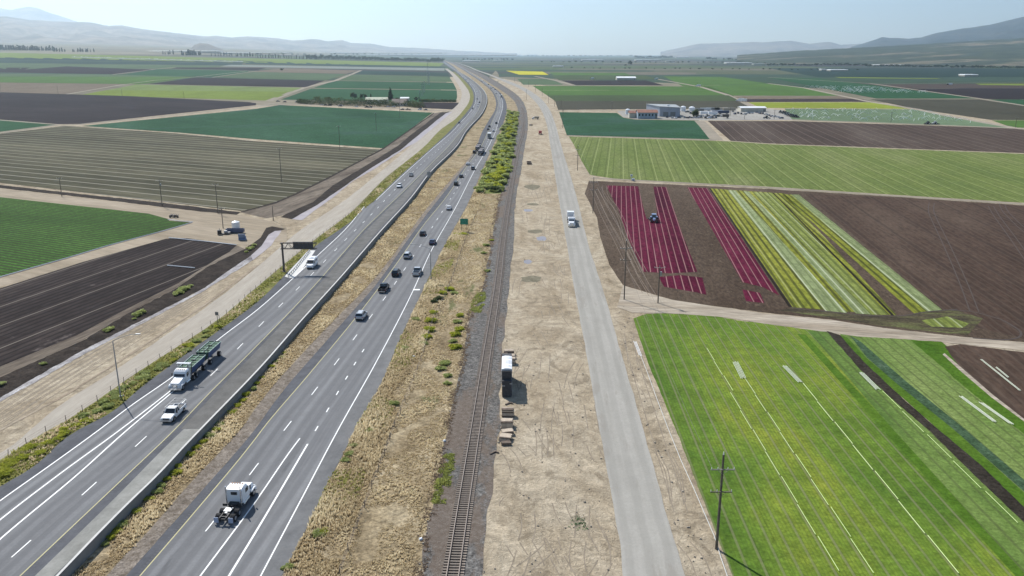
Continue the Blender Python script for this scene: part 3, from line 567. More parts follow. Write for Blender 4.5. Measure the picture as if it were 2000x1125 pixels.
lw = lambda y: C['WL'](y) if y > 398 else C['WL2'](y)
strip('freeway_lane_surface', lambda y: lw(y), C['YL'], 121, 1600, 3.9, ASP)
strip('freeway_shoulder', lambda y: C['YL'](y) + .22*(C['BW'](y)-C['YL'](y)), C['BW'], 155, 838, 3.9, ASPM)
cg = Curve([(68,1125),(215,982),(357,840),(372,826)])
strip('concrete_gutter_surface', cg, shift(C['BW'], 0), 838, 1600, 4.0, CONC)
strip('freeway_road', C['RPL'], C['RPR'], 118.5, 1600, 3.6, ASPD)
strip('freeway_lane_surface', C['YR'], C['WR'], 119, 1600, 3.9, ASP)
strip('freeway_shoulder', C['WR'], C['RPR'], 250, 1600, 3.9, G('asphalt_shoulder', [(.3,(.20,.20,.20)),(.7,(.25,.248,.245))], scale=.3, stretch=15, uv=True, fine=3, fineamt=.08, bump=.1))

# painted markings
WHT = pmat('road_paint_white', (.78,.78,.76), .6, noise=.08); YLW = pmat('road_paint_yellow', (.42,.38,.17), .7, noise=.1)
def lines(name, specs, mat, layer=4.4):
    V = []; Fc = []
    for c, y0, y1, wd in specs: ribbon_geo(dense(c, y0, y1, layer), wd, V, Fc)
    return struct(mk(name, V, Fc, mat))
lines('white_lane_lines', [(C['WL'],400,1600,.22),(C['WL2'],124,391,.2),(C['W2'],742,1600,.24),(C['W3'],742,1600,.24),(C['A'],856,1600,.2),(C['Bw'],867,1600,.26),(C['WR'],121,1600,.18)], WHT)
lines('yellow_lane_lines', [(C['YL'],123,1600,.15),(C['YR'],121,1600,.15)], YLW)
def dashes(c, y0, y1, anchor_y, per=14.63, ln=3.66, wd=.16, layer=4.5):
    pts = dense(c, y0, y1, layer)[::-1]  # near -> far
    s = arclen(pts); Ya = P(c(anchor_y), anchor_y, layer).y
    i = min(range(len(pts)), key=lambda k: abs(pts[k].y - Ya)); ph = s[i] - (pts[i].y - Ya); V = []; Fc = []
    q = ph % per
    while q + ln < s[-1]:
        ribbon_geo([at(pts, s, q - ln), at(pts, s, q)] if q > ln else [pts[0], at(pts, s, q)], wd, V, Fc); q += per
    return V, Fc
V = []; Fc = []
for a in (dashes(C['DL'],150,1600,507), dashes(C['DR'],150,1600,700), dashes(C['D2'],664,868,682,7.3,1.8,.2)):
    k = len(V); V += a[0]; Fc += [[i+k for i in q] for q in a[1]]
k = len(V); V += [P(807,564.5,4.5),P(820,564.5,4.5),P(820,566.8,4.5),P(807,566.8,4.5)]; Fc.append([k,k+3,k+2,k+1])
struct(mk('lane_dash_markings', V, Fc, WHT))
# rumble strips beside the yellow lines
V = []; Fc = []
for c, sgn, y0 in ((C['YL'], 1, 700), (C['YR'], -1, 760)):
    pts = dense(c, y0, 1500, 4.3)[::-1]; s = arclen(pts); o1 = offs(pts, -.25*sgn - .2 ), None
    q = 0
    while q < s[-1] - 1:
        a, b = at(pts, s, q), at(pts, s, q + .18); d = (b - a).normalized(); nn = Vector((d.y, -d.x, 0)) * sgn
        k = len(V); V += [a + nn*.25, a + nn*.6, b + nn*.6, b + nn*.25]; Fc.append([k,k+1,k+2,k+3] if sgn > 0 else [k+3,k+2,k+1,k]); q += .6
struct(mk('rumble_strip_surface', V, Fc, pmat('rumble', (.09,.09,.1), .9)))
# tyre tracks pressed into the bare ground
TRM = pmat('tyre_track_soil', (.22,.18,.13), .95, noise=.25, nscale=.6); TRL = pmat('pale_track_soil', (.17,.13,.095), .95, noise=.25, nscale=.6)
def wiggly(pts, wd, mat, la, name='tyre_tracks', gauge=None):
    V = []; Fc = []
    for p in pts:
        cc = Curve([(b, a) for a, b in p]) if False else None
        g = []
        for a, b in zip(p, p[1:]):
            n = max(1, int(math.hypot(a[0]-b[0], a[1]-b[1]) / 6))
            for k in range(n): t = k/n; g.append(P(a[0]+(b[0]-a[0])*t, a[1]+(b[1]-a[1])*t, la))
        g.append(P(*p[-1], la))
        for _ in range(3):
            g = [g[0]] + [(g[i-1] + g[i]*2 + g[i+1]) / 4 for i in range(1, len(g)-1)] + [g[-1]]
        if gauge:
            ribbon_geo(offs(g, -gauge/2), wd, V, Fc); ribbon_geo(offs(g, gauge/2), wd, V, Fc)
        else: ribbon_geo(g, wd, V, Fc)
    return struct(mk(name, V, Fc, mat))
tp = []
for i in range(70):   # random arcs in the dirt strip by the railway
    y = R.uniform(300, 1100); xl, xr = C['BR'](y) + 8, C['SL'](y) - 10; x = R.uniform(xl, xr); L_ = R.uniform(15, 60) * (y/700); a = R.gauss(1.45, .55); b = R.gauss(0, .5)
    p = []
    for k in range(7):
        p.append((x, y)); x += math.cos(a) * L_/6 * .8; y += math.sin(a) * L_/6; a += b/6
        x = min(max(x, C['BR'](y) + 6), C['SL'](y) - 6)
    tp.append(p)
wiggly(tp, .16, TRM, 1.2, gauge=1.8)
tp = []
for x0, x1, y0 in ((1160,1222,430),(1168,1240,440),(1180,1250,455)):
    pass
wiggly([[(1158,372),(1178,420),(1205,470),(1235,530),(1262,572)],[(1163,368),(1192,425),(1222,475),(1255,545),(1275,578)],[(1170,365),(1185,392),(1210,430),(1225,480),(1250,530)],[(1180,362),(1182,385),(1200,400),(1215,430),(1228,475),(1258,532)]], .14, TRL, 4.2, gauge=1.9)
wiggly([[(1820,396),(1816,410),(1830,440),(1845,470),(1868,520),(1885,560),(1903,608)],[(1935,402),(1945,420),(1975,460),(2010,510)],[(1957,398),(1960,410),(1990,440),(2020,465)]], .3, pmat('dark_tyre_track', (.05,.035,.028), .95, noise=.2), 4.2, gauge=1.9)
wiggly([[(1845,605),(1900,608),(1960,625),(2000,650),(1995,660),(1960,664),(1900,660)],[(1545,600),(1560,603),(1700,617),(1760,617),(1815,608),(1870,604)]], .5, pmat('dark_tyre_track', (.05,.035,.028), .95), 4.2)
wiggly([[(1290,882),(1310,915),(1318,950),(1322,985)],[(1296,880),(1318,920),(1326,980)],[(1335,1060),(1362,1090),(1375,1125)],[(1228,650),(1236,712)],[(1240,720),(1255,745)],[(1262,760),(1275,785)],[(1225,660),(1250,745),(1280,840),(1330,1000)]], .15, TRM, 1.2, gauge=1.8)
wiggly([[(x0, 822 - 0), (x0 + 60, 775)] for x0 in (30, 110)] + [[(-20,800+k*9),(120,712+k*9),(260,632+k*7),(400,560+k*4)] for k in range(1, 6)], .2, TRM, 1.3, gauge=1.7)
ORD = ['first','second','third','fourth','fifth','sixth','seventh','eighth','ninth','tenth','eleventh','twelfth','thirteenth','fourteenth','fifteenth']
# ------------------------------------------------------------------ paints and materials for things
WHITE = pmat('white_paint', (.78,.79,.80), .3, spec=.5); SILVER = pmat('silver_paint', (.50,.52,.54), .3, .3); BLACKP = pmat('black_paint', (.018,.018,.02), .25)
GREYP = pmat('grey_paint', (.18,.185,.19), .3, .3); NAVY = pmat('navy_paint', (.03,.045,.10), .3, .2); REDP = pmat('red_paint', (.35,.04,.03), .4); TANP = pmat('tan_paint', (.33,.28,.21), .35)
GLASS = pmat('dark_glass', (.02,.025,.03), .08, spec=.8); RUB = pmat('rubber', (.022,.022,.024), .8, spec=.2); RIM = pmat('rim_metal', (.45,.45,.46), .35, .7)
CHR = pmat('chrome', (.6,.61,.62), .2, .9); BLK = pmat('black_plastic', (.02,.02,.022), .6); LAMPW = pmat('headlight_lens', (.7,.72,.72), .15); LAMPR = pmat('taillight_lens', (.35,.02,.02), .25)
STEEL = pmat('galvanised_steel', (.33,.34,.35), .5, .5, noise=.1); STEELD = pmat('dark_steel', (.10,.085,.08), .6, .4, noise=.2); WOOD = pmat('weathered_wood', (.12,.10,.08), .85, noise=.3, nscale=2)
WOODG = pmat('grey_wood', (.24,.225,.20), .85, noise=.25, nscale=2); CONCR = pmat('barrier_shaded_concrete', (.22,.215,.205), .8, noise=.12, nscale=.7)  # stained barrier concrete, darkened further to stand in for shade on its face
SLEEP = pmat('sleeper_timber', (.20,.165,.135), .9, noise=.35, nscale=1.2); TIMB = pmat('old_timber', (.16,.12,.09), .9, noise=.35, nscale=1.2); TIMBL = pmat('pale_timber', (.52,.43,.33), .85, noise=.2, nscale=1.5); TARP = pmat('white_tarpaulin', (.75,.76,.77), .6, noise=.08, nscale=1)
BLUEP = pmat('blue_paint', (.03,.075,.19), .5, noise=.2, nscale=.8); GREENP = pmat('green_paint', (.03,.10,.055), .5, noise=.2, nscale=.8); SIGNG = pmat('sign_green', (.01,.22,.14), .5)
COPPER = pmat('rusty_rail', (.14,.085,.06), .5, .3, noise=.2); COPPER2 = pmat('worn_rail_top', (.22,.18,.15), .5, .3)

# ------------------------------------------------------------------ railway
def railway():
    root = empty('railway_track', P(884, 1125, 2)); tag(root, 'single railway track on grey ballast running beside the dirt strip into the distance', 'railway track')
    mid = lambda y: (C['RL'](y) + C['RR'](y)) / 2
    B = Vector(root.location)
    pts = dense(mid, 121, 1500, 2.2)[::-1]; s = arclen(pts)
    for sg in (-1, 1):
        V = []; Fc = []; m = []
        e = [[p - B for p in offs(pts, sg * .7175 + d)] for d in (-.06, .06)]
        n = len(pts)
        for i in range(n):
            z = pts[i].z - B.z
            V += [Vector((e[0][i].x, e[0][i].y, z + .1)), Vector((e[0][i].x, e[0][i].y, z + .34)), Vector((e[1][i].x, e[1][i].y, z + .34)), Vector((e[1][i].x, e[1][i].y, z + .1))]
        for i in range(n - 1):
            for k in range(3): Fc.append([4*i+k, 4*i+k+1, 4*i+k+5, 4*i+k+4]); m.append(1 if k == 1 else 0)
        mk('rail', V, Fc, [COPPER, COPPER2], root, midx=m)
    me = None; q = 6.0; cnt = 0; rest = MB()
    bx = MB(); bx.box((0,0,.09), (2.6,.27,.12)); me = bx.mesh('sleeper', SLEEP)
    while q < min(s[-1], 900):
        a, b = at(pts, s, q), at(pts, s, q + .5); d = b - a; h = math.atan2(-d.x, d.y)
        if cnt < 100 and a.y > 60:
            o = link(bpy.data.objects.new('sleeper', me), root); o.location = a - B; o.rotation_euler = (0,0,h + R.gauss(0,.01)); cnt += 1
        else: rest.box(a - B + Vector((0,0,.09)), (2.6,.27,.12), rz=h)
        q += .55
    o = rest.build('sleepers', SLEEP, root); o['kind'] = 'stuff'
railway()

# ------------------------------------------------------------------ concrete barrier on the median side
SG = -1
def barrier():
    pts = dense(C['BB'], 119, 1500, 4)
    base = Vector(pts[-1]); V = []; Fc = []
    inn, out = offs(pts, -.0), offs(pts, -.0)
    a0, a1, a2, a3 = offs(pts, .72), offs(pts, .45), offs(pts, .12), offs(pts, 0)
    # profile from the freeway side over the cap down to the median
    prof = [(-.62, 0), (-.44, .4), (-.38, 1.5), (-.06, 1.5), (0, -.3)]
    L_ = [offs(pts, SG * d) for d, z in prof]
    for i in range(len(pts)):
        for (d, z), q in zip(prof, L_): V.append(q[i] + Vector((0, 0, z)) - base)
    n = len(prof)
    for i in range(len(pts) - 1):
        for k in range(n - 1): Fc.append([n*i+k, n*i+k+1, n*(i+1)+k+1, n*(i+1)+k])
    o = mk('concrete_barrier', V, Fc, [CONCR, pmat('barrier_sunlit_cap', (.52,.51,.48), .8, noise=.1)], midx=[(1 if k == 2 else 0) for _ in range(len(pts) - 1) for k in range(n - 1)]); o.location = base  # shade painted into the sides, sunlight into the paler top of the same wall
    tag(o, 'long concrete barrier wall between the left carriageway and the dry grass median', 'barrier'); return o
barrier()

# ------------------------------------------------------------------ fence along the frontage road
def fence(cf, y0, y1, step, label, hgt=1.3):
    pts = dense(cf, y0, y1, 3.2)[::-1]; s = arclen(pts); B = Vector(pts[0]); root = empty('wire_fence', B); tag(root, label, 'fence')
    bx = MB(); bx.tube((0,0,-.2), (0,0,hgt), .06, .05, 5); me = bx.mesh('post', WOOD); q = 0; n = 0
    while q < s[-1] and n < 100:
        o = link(bpy.data.objects.new('post', me), root); o.location = at(pts, s, q) - B; o.rotation_euler = (R.gauss(0,.05), R.gauss(0,.05), 0); q += step; n += 1
    end = min(q, s[-1]); wb = MB()
    for z in (.35, .75, 1.15):
        q = 0
        while q < end - step:
            wb.tube(at(pts, s, q) - B + Vector((0,0,z)), at(pts, s, q + step) - B + Vector((0,0,z)), .012, n=3, cap=False); q += step
    wb.build('wire', STEELD, root)
fence(lambda y: C['FR'](y) + 5, 330, 1125, 4.2, 'wooden post and wire fence between the frontage road and the freeway')
fence(lambda y: C['RPR'](y) + (.42*(C['BL'](y)-C['RPR'](y))), 420, 1125, 5.0, 'sagging post and wire fence through the dry grass beside the railway', 1.2)

# ------------------------------------------------------------------ utility poles
def pole(base, top, kind, label, group=None, r=.16):
    b = P(*base, 1)
    # height from the picture: the ray through the top at the pole's distance
    t = (-F*S_ - (top[1]-562.5)*C_) / (F*C_ - (top[1]-562.5)*S_); h = H + b.y * t - b.z
    root = empty('utility_pole', b); tag(root, label, 'utility pole', group)
    m = MB(); m.tube((0,0,-.3), (0,0,h), r, r*.7, 8); m.build('pole_shaft', WOOD, root)
    def arm(z, L_, ins, mat=WOODG):
        m = MB(); m.box((0, -r*.9, z), (L_, .11, .13)); m.tube((-L_*.25, -r, z), (0, -r, z - L_*.22), .025, n=4); m.tube((L_*.25, -r, z), (0, -r, z - L_*.22), .025, n=4)
        a = m.build('crossarm', mat, root)
        m = MB()
        for x in ins: m.tube((x, -r*.9, z + .05), (x, -r*.9, z + .32), .05, .03, 6)
        m.build('insulator', WHITE if kind != 'far' else STEEL, a)
    if kind == 'double':
        arm(h - 1.9, 2.9, (-1.35, -.6, .6, 1.35)); arm(h - 4.9, 2.6, (-1.25, -.5, 1.25), WOOD)
        m = MB(); m.tube((0,0,h-.05), (0,0,h+.35), .07, .05, 6); m.build('pole_cap', WHITE, root)
    elif kind == 'transformer':
        arm(h - .6, 2.6, (-1.2, 0, 1.2)); m = MB(); m.tube((.35,-.1,h-2.6), (.35,-.1,h-1.6), .26, n=10); m.build('transformer_can', STEEL, root)
    elif kind == 'single': arm(h - .5, 2.4, (-1.1, 0, 1.1))
    elif kind == 'far':
        m = MB(); m.box((0, -.1, h - .6), (2.4,.15,.18)); m.build('crossarm', WOODG, root)
    return root, h, b
p1 = pole((1399,1072),(1412,888),'double','tall wooden utility pole with two crossarms at the near corner of the bright green field', r=.19)
p2 = pole((1219,585),(1224,470),'double','tall wooden pole with two crossarms between the side road and the red lettuce')
p3 = pole((1285,592),(1288,518),'transformer','shorter wooden pole with transformer on the dirt track below the red lettuce')
p4 = pole((1158,416),(1160,346),'double','wooden pole on the side road verge beside the brown headland of the red lettuce')
p5 = pole((1128,333),(1130,285),'double','wooden pole on the side road verge beside the pale green striped field')
pole((550,355),(548,289),'single','thin pole standing alone inside the striped stubble field')
pole((664,294),(661,245),'single','thin pole at the near edge of the big teal lettuce field')
pole((735,256),(733,220),'single','thin pole inside the teal lettuce field below the farmhouse')
pole((781,231),(780,187),'single','thin pole in front of the brown roofed farmhouse')
pole((121,384),(116,346),'single','wooden pole leaning over the dirt track above the green vegetable rows')
pole((317,403),(310,350),'transformer','wooden pole with transformer beside the dirt track drain')
pole((426,417),(420,358),'single','tallest wooden pole beside the end of the dirt track drain')
pole((436,446),(432,405),'single','wooden pole standing over the black pump engine')
pole((534,431),(532,402),'plain','short bare pole where the dirt track meets the frontage road')
for n_, (b_, t_) in enumerate((((1099,250),(1098,214)),((1096,214),(1095,195)),((1083,208),(1082,190)),((1071,201),(1070,181)),((1059,188),(1058,171)),((1046,179),(1045,164)),((1032,170),(1031,158)),((1018,164),(1017,154)),((1005,160),(1005,150)),((1028,195),(1028,175)))):
    pole(b_, t_, 'far', ORD[n_]+' distant wooden pole along the bend of the side road, counted from the near end', 'poles along the bend of the side road', .17)
for n_, (b_, t_) in enumerate((((2,177),(1,162)),((114,185),(111,167)),((239,190),(239,174)),((360,195),(360,179)))):
    pole(b_, t_, 'far', ORD[n_]+' pole from the outer end of the row above the bare dark field', 'poles above the bare dark field', .2)
for n_, (b_, t_) in enumerate((((1740,239),(1741,219)),((1983,249),(1986,228)),((1264,214),(1264,199)),((1512,233),(1512,214)),((1426,226),(1427,208)),((1454,233),(1454,220)),((1195,215),(1195,197)),((1130,215),(1130,211)))):
    pole(b_, t_, 'far', ('pole beside the sprinkled pale field','pole at the small green field beyond the sprinkled one','pole behind the blue walled building','pole at the machine line of the farm yard','pole in the middle of the farm yard','short pole among the yard trailers','pole on the lane left of the farm yard','short post near the side road on the yard lane')[n_], 'poles past the farm yard', .2)
def pylon(x, yb, yt, lb):
    b = P(x, yb, 1); t = (-F*S_ - (yt-562.5)*C_) / (F*C_ - (yt-562.5)*S_); h = H + b.y*t - b.z; m = MB(); w_ = h*.05
    for sx in (-1,1):
        for sy in (-1,1): m.tube((sx*w_, sy*w_, 0), (sx*w_*.25, sy*w_*.25, h), .18, .1, 4)
    for k in range(8):
        z0, z1 = h*k/8, h*(k+1)/8; a, c_ = w_*(1-.75*k/8), w_*(1-.75*(k+1)/8)
        m.tube((-a,-a,z0),(c_,-c_,z1),.07,n=3); m.tube((a,-a,z0),(-c_,-c_,z1),.07,n=3)
    root = empty('lattice_pylon', b); m.build('lattice_tower', STEEL, root)
    for z in (h*.8, h*.95):
        m = MB(); m.box((0,0,z), (h*.22,.35,.35)); m.build('crossarm', STEEL, root)
    tag(root, lb + ' grey lattice pylon of the five beyond the farmhouse', 'pylon', 'pylons beyond the farmhouse')
for a in ((836,166,121,'tallest'),(838,160,140,'furthest'),(825,188,162,'second nearest'),(829,181,158,'middle'),(820,191,176,'nearest and shortest')): pylon(*a)

# power wires
def wires(A, B_, dz, xs_, label):
    V = MB()
    a, h0, pa = A; b, h1, pb = B_
    for x in xs_:
        p = pa + Vector((x, -.2, h0 - dz)); q = pb + Vector((x, -.2, h1 - dz)); pr = p
        for k in range(1, 15):
            t = k/14; c = p.lerp(q, t); c.z -= 4*t*(1-t)*1.2; V.tube(pr, c, .02, n=3, cap=False); pr = c
    o = V.build('power_line', STEELD); tag(o, label, 'power line')
wires(p1, p2, 1.6, (-1.35, 1.35), 'thin power wires strung from the near field pole to the crossarm pole')
wires(p2, p4, 1.6, (-1.35, 1.35), 'thin power wires strung from the crossarm pole past the brown headland')
wires(p4, p5, 1.6, (-1.35, 1.35), 'thin power wires strung beside the pale green striped field')

# ------------------------------------------------------------------ lamps, signs, gantry
def hz(base, ytop, layer=3):
    b = P(*base, layer); t = (-F*S_ - (ytop-562.5)*C_) / (F*C_ - (ytop-562.5)*S_); return b, H + b.y*t - b.z
def lamp(base, ytop, arm, label):
    b, h = hz(base, ytop); root = empty('street_lamp', b); tag(root, label, 'street lamp')
    m = MB(); m.tube((0,0,0), (0,0,h-.3), .13, .08, 8); m.tube((0,0,0),(0,0,.5),.2,.2,8); m.build('pole_shaft', STEEL, root)
    m = MB(); pr = Vector((0,0,h-.3))
    for k in range(1, 8):
        t = k/7; c = Vector((arm*t, 0, h - .3 + 1.3*math.sin(t*1.5))); m.tube(pr, c, .05, n=5); pr = c
    m.build('lamp_arm', STEEL, root)
    m = MB(); m.box(pr + Vector((math.copysign(.35, arm), 0, 0)), (.8,.3,.14)); m.build('lamp_head', STEEL, root)
lamp((236,778), 663, 4.2, 'tall street lamp with long arm beside the frontage road fence')
lamp((842,547), 484, -4.6, 'tall street lamp with arm reaching over the right carriageway')
def gantry():
    b, h = hz((555,531), 474); root = empty('sign_gantry', b); tag(root, 'cantilever sign gantry over the left carriageway seen from its grey back', 'sign gantry')
    m = MB(); m.tube((0,0,0), (0,0,h), .3, .26, 10); m.box((0,0,.1), (.9,.9,.25)); m.build('post', STEELD, root)
    Lg = 9.6; z0, z1 = h - 1.7, h - .1; m = MB()
    for z in (z0, z1):
        for y in (-.45, .45): m.tube((-.5,y,z), (Lg,y,z), .09, n=5)
    k = 0; x = -.3
    while x < Lg - .5:
        for y in (-.45,.45): m.tube((x,y,z0 if k%2 else z1), (x+1.0,y,z1 if k%2 else z0), .06, n=4)
        m.tube((x,-.45,z0),(x,.45,z0),.05,n=4); m.tube((x,-.45,z1),(x,.45,z1),.05,n=4); x += 1.0; k += 1
    m.build('truss', STEELD, root)
    m = MB(); m.box((5.7,.62,(z0+z1)/2), (5.6,.1,2.0)); 
    for i in range(5): m.box((3.3+i*1.2,.5,(z0+z1)/2), (.1,.14,2.05))
    m.build('sign_panel', pmat('sign_back', (.10,.105,.12), .5, .3), root)
gantry()
def board_sign(x0, x1, yt, yb, ybase, mat, label, name='road_sign', back=False, layer=2, rim=WHITE):
    b = P((x0+x1)/2, ybase, layer); k = ppm(ybase) ; wd = (x1-x0)/k*1.0
    t = lambda y: H + b.y*((-F*S_ - (y-562.5)*C_) / (F*C_ - (y-562.5)*S_)) - b.z
    z1, z0 = t(yt), t(yb); root = empty(name, b); tag(root, label, 'sign')
    m = MB(); m.box((0,0,(z0+z1)/2), (wd, .06, z1-z0)); p = m.build('sign_panel', mat, root)
    if not back:
        m = MB(); zc = (z0+z1)/2; hh = z1-z0
        for i, (ww, zz) in enumerate(((.62,.26),(.45,0),(.55,-.26))):   # three soft lines of unreadable lettering
            n = 9; 
            for j in range(n):
                if j in ((3,),(5,),(4,7))[i]: continue
                m.box((-wd*ww/2 + wd*ww*(j+.5)/n, -.035, zc + hh*zz), (wd*ww/n*.55, .012, hh*.12))
        m.build('lettering', pmat('sign_lettering', (.10,.42,.33), .5), p)
    for sx in (-.32, .32):
        m = MB(); m.box((sx*wd, .06, z1*.5-.1), (.14,.14,z1-.1)); m.build('post', WOOD, root)
board_sign(899, 914.5, 427, 438.5, 452, SIGNG, 'green highway sign on two posts in the dry grass beside the right carriageway')
def small_sign(base, ytop, label, wd=.75, panel=(.6,.9)):
    b, h = hz(base, ytop); root = empty('road_sign', b); tag(root, label, 'sign'); m = MB(); m.box((0,0,h/2), (.1,.1,h)); m.build('post', WOOD, root)
    m = MB(); m.box((0,-.08,h-panel[1]/2), (panel[0],.04,panel[1])); m.build('sign_panel', GREYP, root)
small_sign((426,637), 609, 'small dark road sign seen from behind on a wooden post by the fence', panel=(.75,.8))
def frame_sign():
    b, h = hz((838,352), 334, 4); root = empty('gantry_frame_sign', b); tag(root, 'grey steel sign frame standing astride the concrete barrier', 'sign frame')
    for sx in (-.75,.75): m = MB(); m.box((sx,0,h/2), (.16,.16,h)); m.build('post', STEEL, root)
    m = MB(); m.box((0,.1,h*.62), (1.5,.08,h*.6)); m.build('sign_panel', STEEL, root)
frame_sign()
def marker(x, y): 
    m = MB(); m.tube((0,0,0),(0,0,.95),.06,n=6); m.box((0,-.05,.8),(.16,.03,.25),1); o = m.build('road_marker_post', [pmat('orange_plastic',(.6,.09,.03),.5), WHITE], loc=P(x,y,3)); tag(o, 'short orange marker post at the foot of the near street lamp', 'marker post')
marker(243, 780)
# guard rail by the gantry
def guard():
    pts = [P(x,y,3.6) for x, y in ((563,541),(575,528),(588,512),(598,500),(606,490))]; B = Vector(pts[0]); root = empty('guard_rail', B); tag(root, 'white guard rail curving past the foot of the sign gantry', 'guard rail')
    s = arclen(pts); m = MB(); q = 0
    while q < s[-1]-2:
        a, b = at(pts,s,q)-B, at(pts,s,q+2)-B; m.tube(a+Vector((0,0,.62)), b+Vector((0,0,.62)), .13, n=5); q += 2
    m.build('rail', STEEL, root); q = 0; bx = MB(); bx.box((0,0,.35),(.15,.2,.75)); me = bx.mesh('post', WOOD)
    while q < s[-1]: o = link(bpy.data.objects.new('post', me), root); o.location = at(pts,s,q)-B; q += 2
guard()
poly('concrete_apron_surface', [(566,543),(556,540),(572,522),(586,507),(598,493),(603,489),(616,489),(612,495),(600,512),(590,527),(578,541)], 3.9, pmat('pale_concrete', (.55,.54,.51), .8, noise=.1))

# ------------------------------------------------------------------ vehicles
def wheelset(root, xs_, ys_, r, wd):
    tm = MB(); tm.tube((-wd/2,0,0),(wd/2,0,0),r,n=14); tme = tm.mesh('wheel', RUB)
    rm = MB(); rm.tube((-wd/2-.015,0,0),(wd/2+.015,0,0),r*.58,n=10); rme = rm.mesh('rim', RIM)
    for y in ys_:
        for x in xs_:
            o = link(bpy.data.objects.new('wheel', tme), root); o.location = (x,y,r); q = link(bpy.data.objects.new('rim', rme), o)
def sec(y, w_, z0, z1, r=.12, tuck=.9):
    return [Vector((-w_*.94,y,z0)),Vector((-w_,y,z0+.22)),Vector((-w_,y,z1-r)),Vector((-w_*tuck,y,z1)),Vector((w_*tuck,y,z1)),Vector((w_,y,z1-r)),Vector((w_,y,z0+.22)),Vector((w_*.94,y,z0))]
def cab(m, y0, y1, y2, y3, wb, wr, zb, zr, mat):   # rear base, rear roof, front roof, front base
    s = lambda y, w_, z: (Vector((-w_,y,z)), Vector((w_,y,z)))
    a = [Vector((-wb,y0,zb)),Vector((wb,y0,zb)),Vector((wb,y3,zb)),Vector((-wb,y3,zb))]
    b = [Vector((-wr,y1,zr)),Vector((wr,y1,zr)),Vector((wr,y2,zr)),Vector((-wr,y2,zr))]
    m.add(a+b, [[0,1,2,3],[7,6,5,4],[0,4,5,1],[1,5,6,2],[2,6,7,3],[3,7,4,0]], mat)
KIND = {'sedan': dict(L=4.75,W=.9,zb=.92,zr=1.43,st=[(-2.37,.78,.38,.82),(-2.25,.88,.28,.97),(-1.3,.9,.24,.98),(.9,.9,.24,.95),(1.9,.88,.26,.84),(2.3,.8,.3,.72),(2.38,.7,.34,.6)],cab=(-1.75,-1.15,.25,.95),wy=(-1.4,1.42),r=.33),
 'suv': dict(L=4.8,W=.95,zb=1.08,zr=1.72,st=[(-2.38,.84,.42,.98),(-2.3,.93,.32,1.12),(-1.3,.95,.28,1.13),(1.0,.95,.28,1.12),(2.0,.92,.3,1.0),(2.32,.85,.34,.88),(2.4,.76,.4,.72)],cab=(-2.28,-1.95,.45,1.1),wy=(-1.42,1.45),r=.38),
 'jeep': dict(L=4.3,W=.93,zb=1.2,zr=1.88,st=[(-2.1,.9,.5,1.2),(-2.05,.93,.4,1.22),(.6,.93,.38,1.22),(.7,.85,.4,1.2),(2.0,.8,.4,1.12),(2.1,.75,.45,1.0)],cab=(-2.05,-1.98,.35,.62),wy=(-1.3,1.4),r=.43),
 'van': dict(L=5.9,W=1.0,zb=1.45,zr=2.5,st=[(-2.95,.95,.4,2.42),(-2.9,1.0,.35,2.5),(.9,1.0,.32,2.5),(1.35,1.0,.32,2.35),(2.0,1.0,.32,1.45),(2.75,.95,.34,1.1),(2.95,.88,.38,.8)],cab=None,wy=(-1.9,1.9),r=.38)}
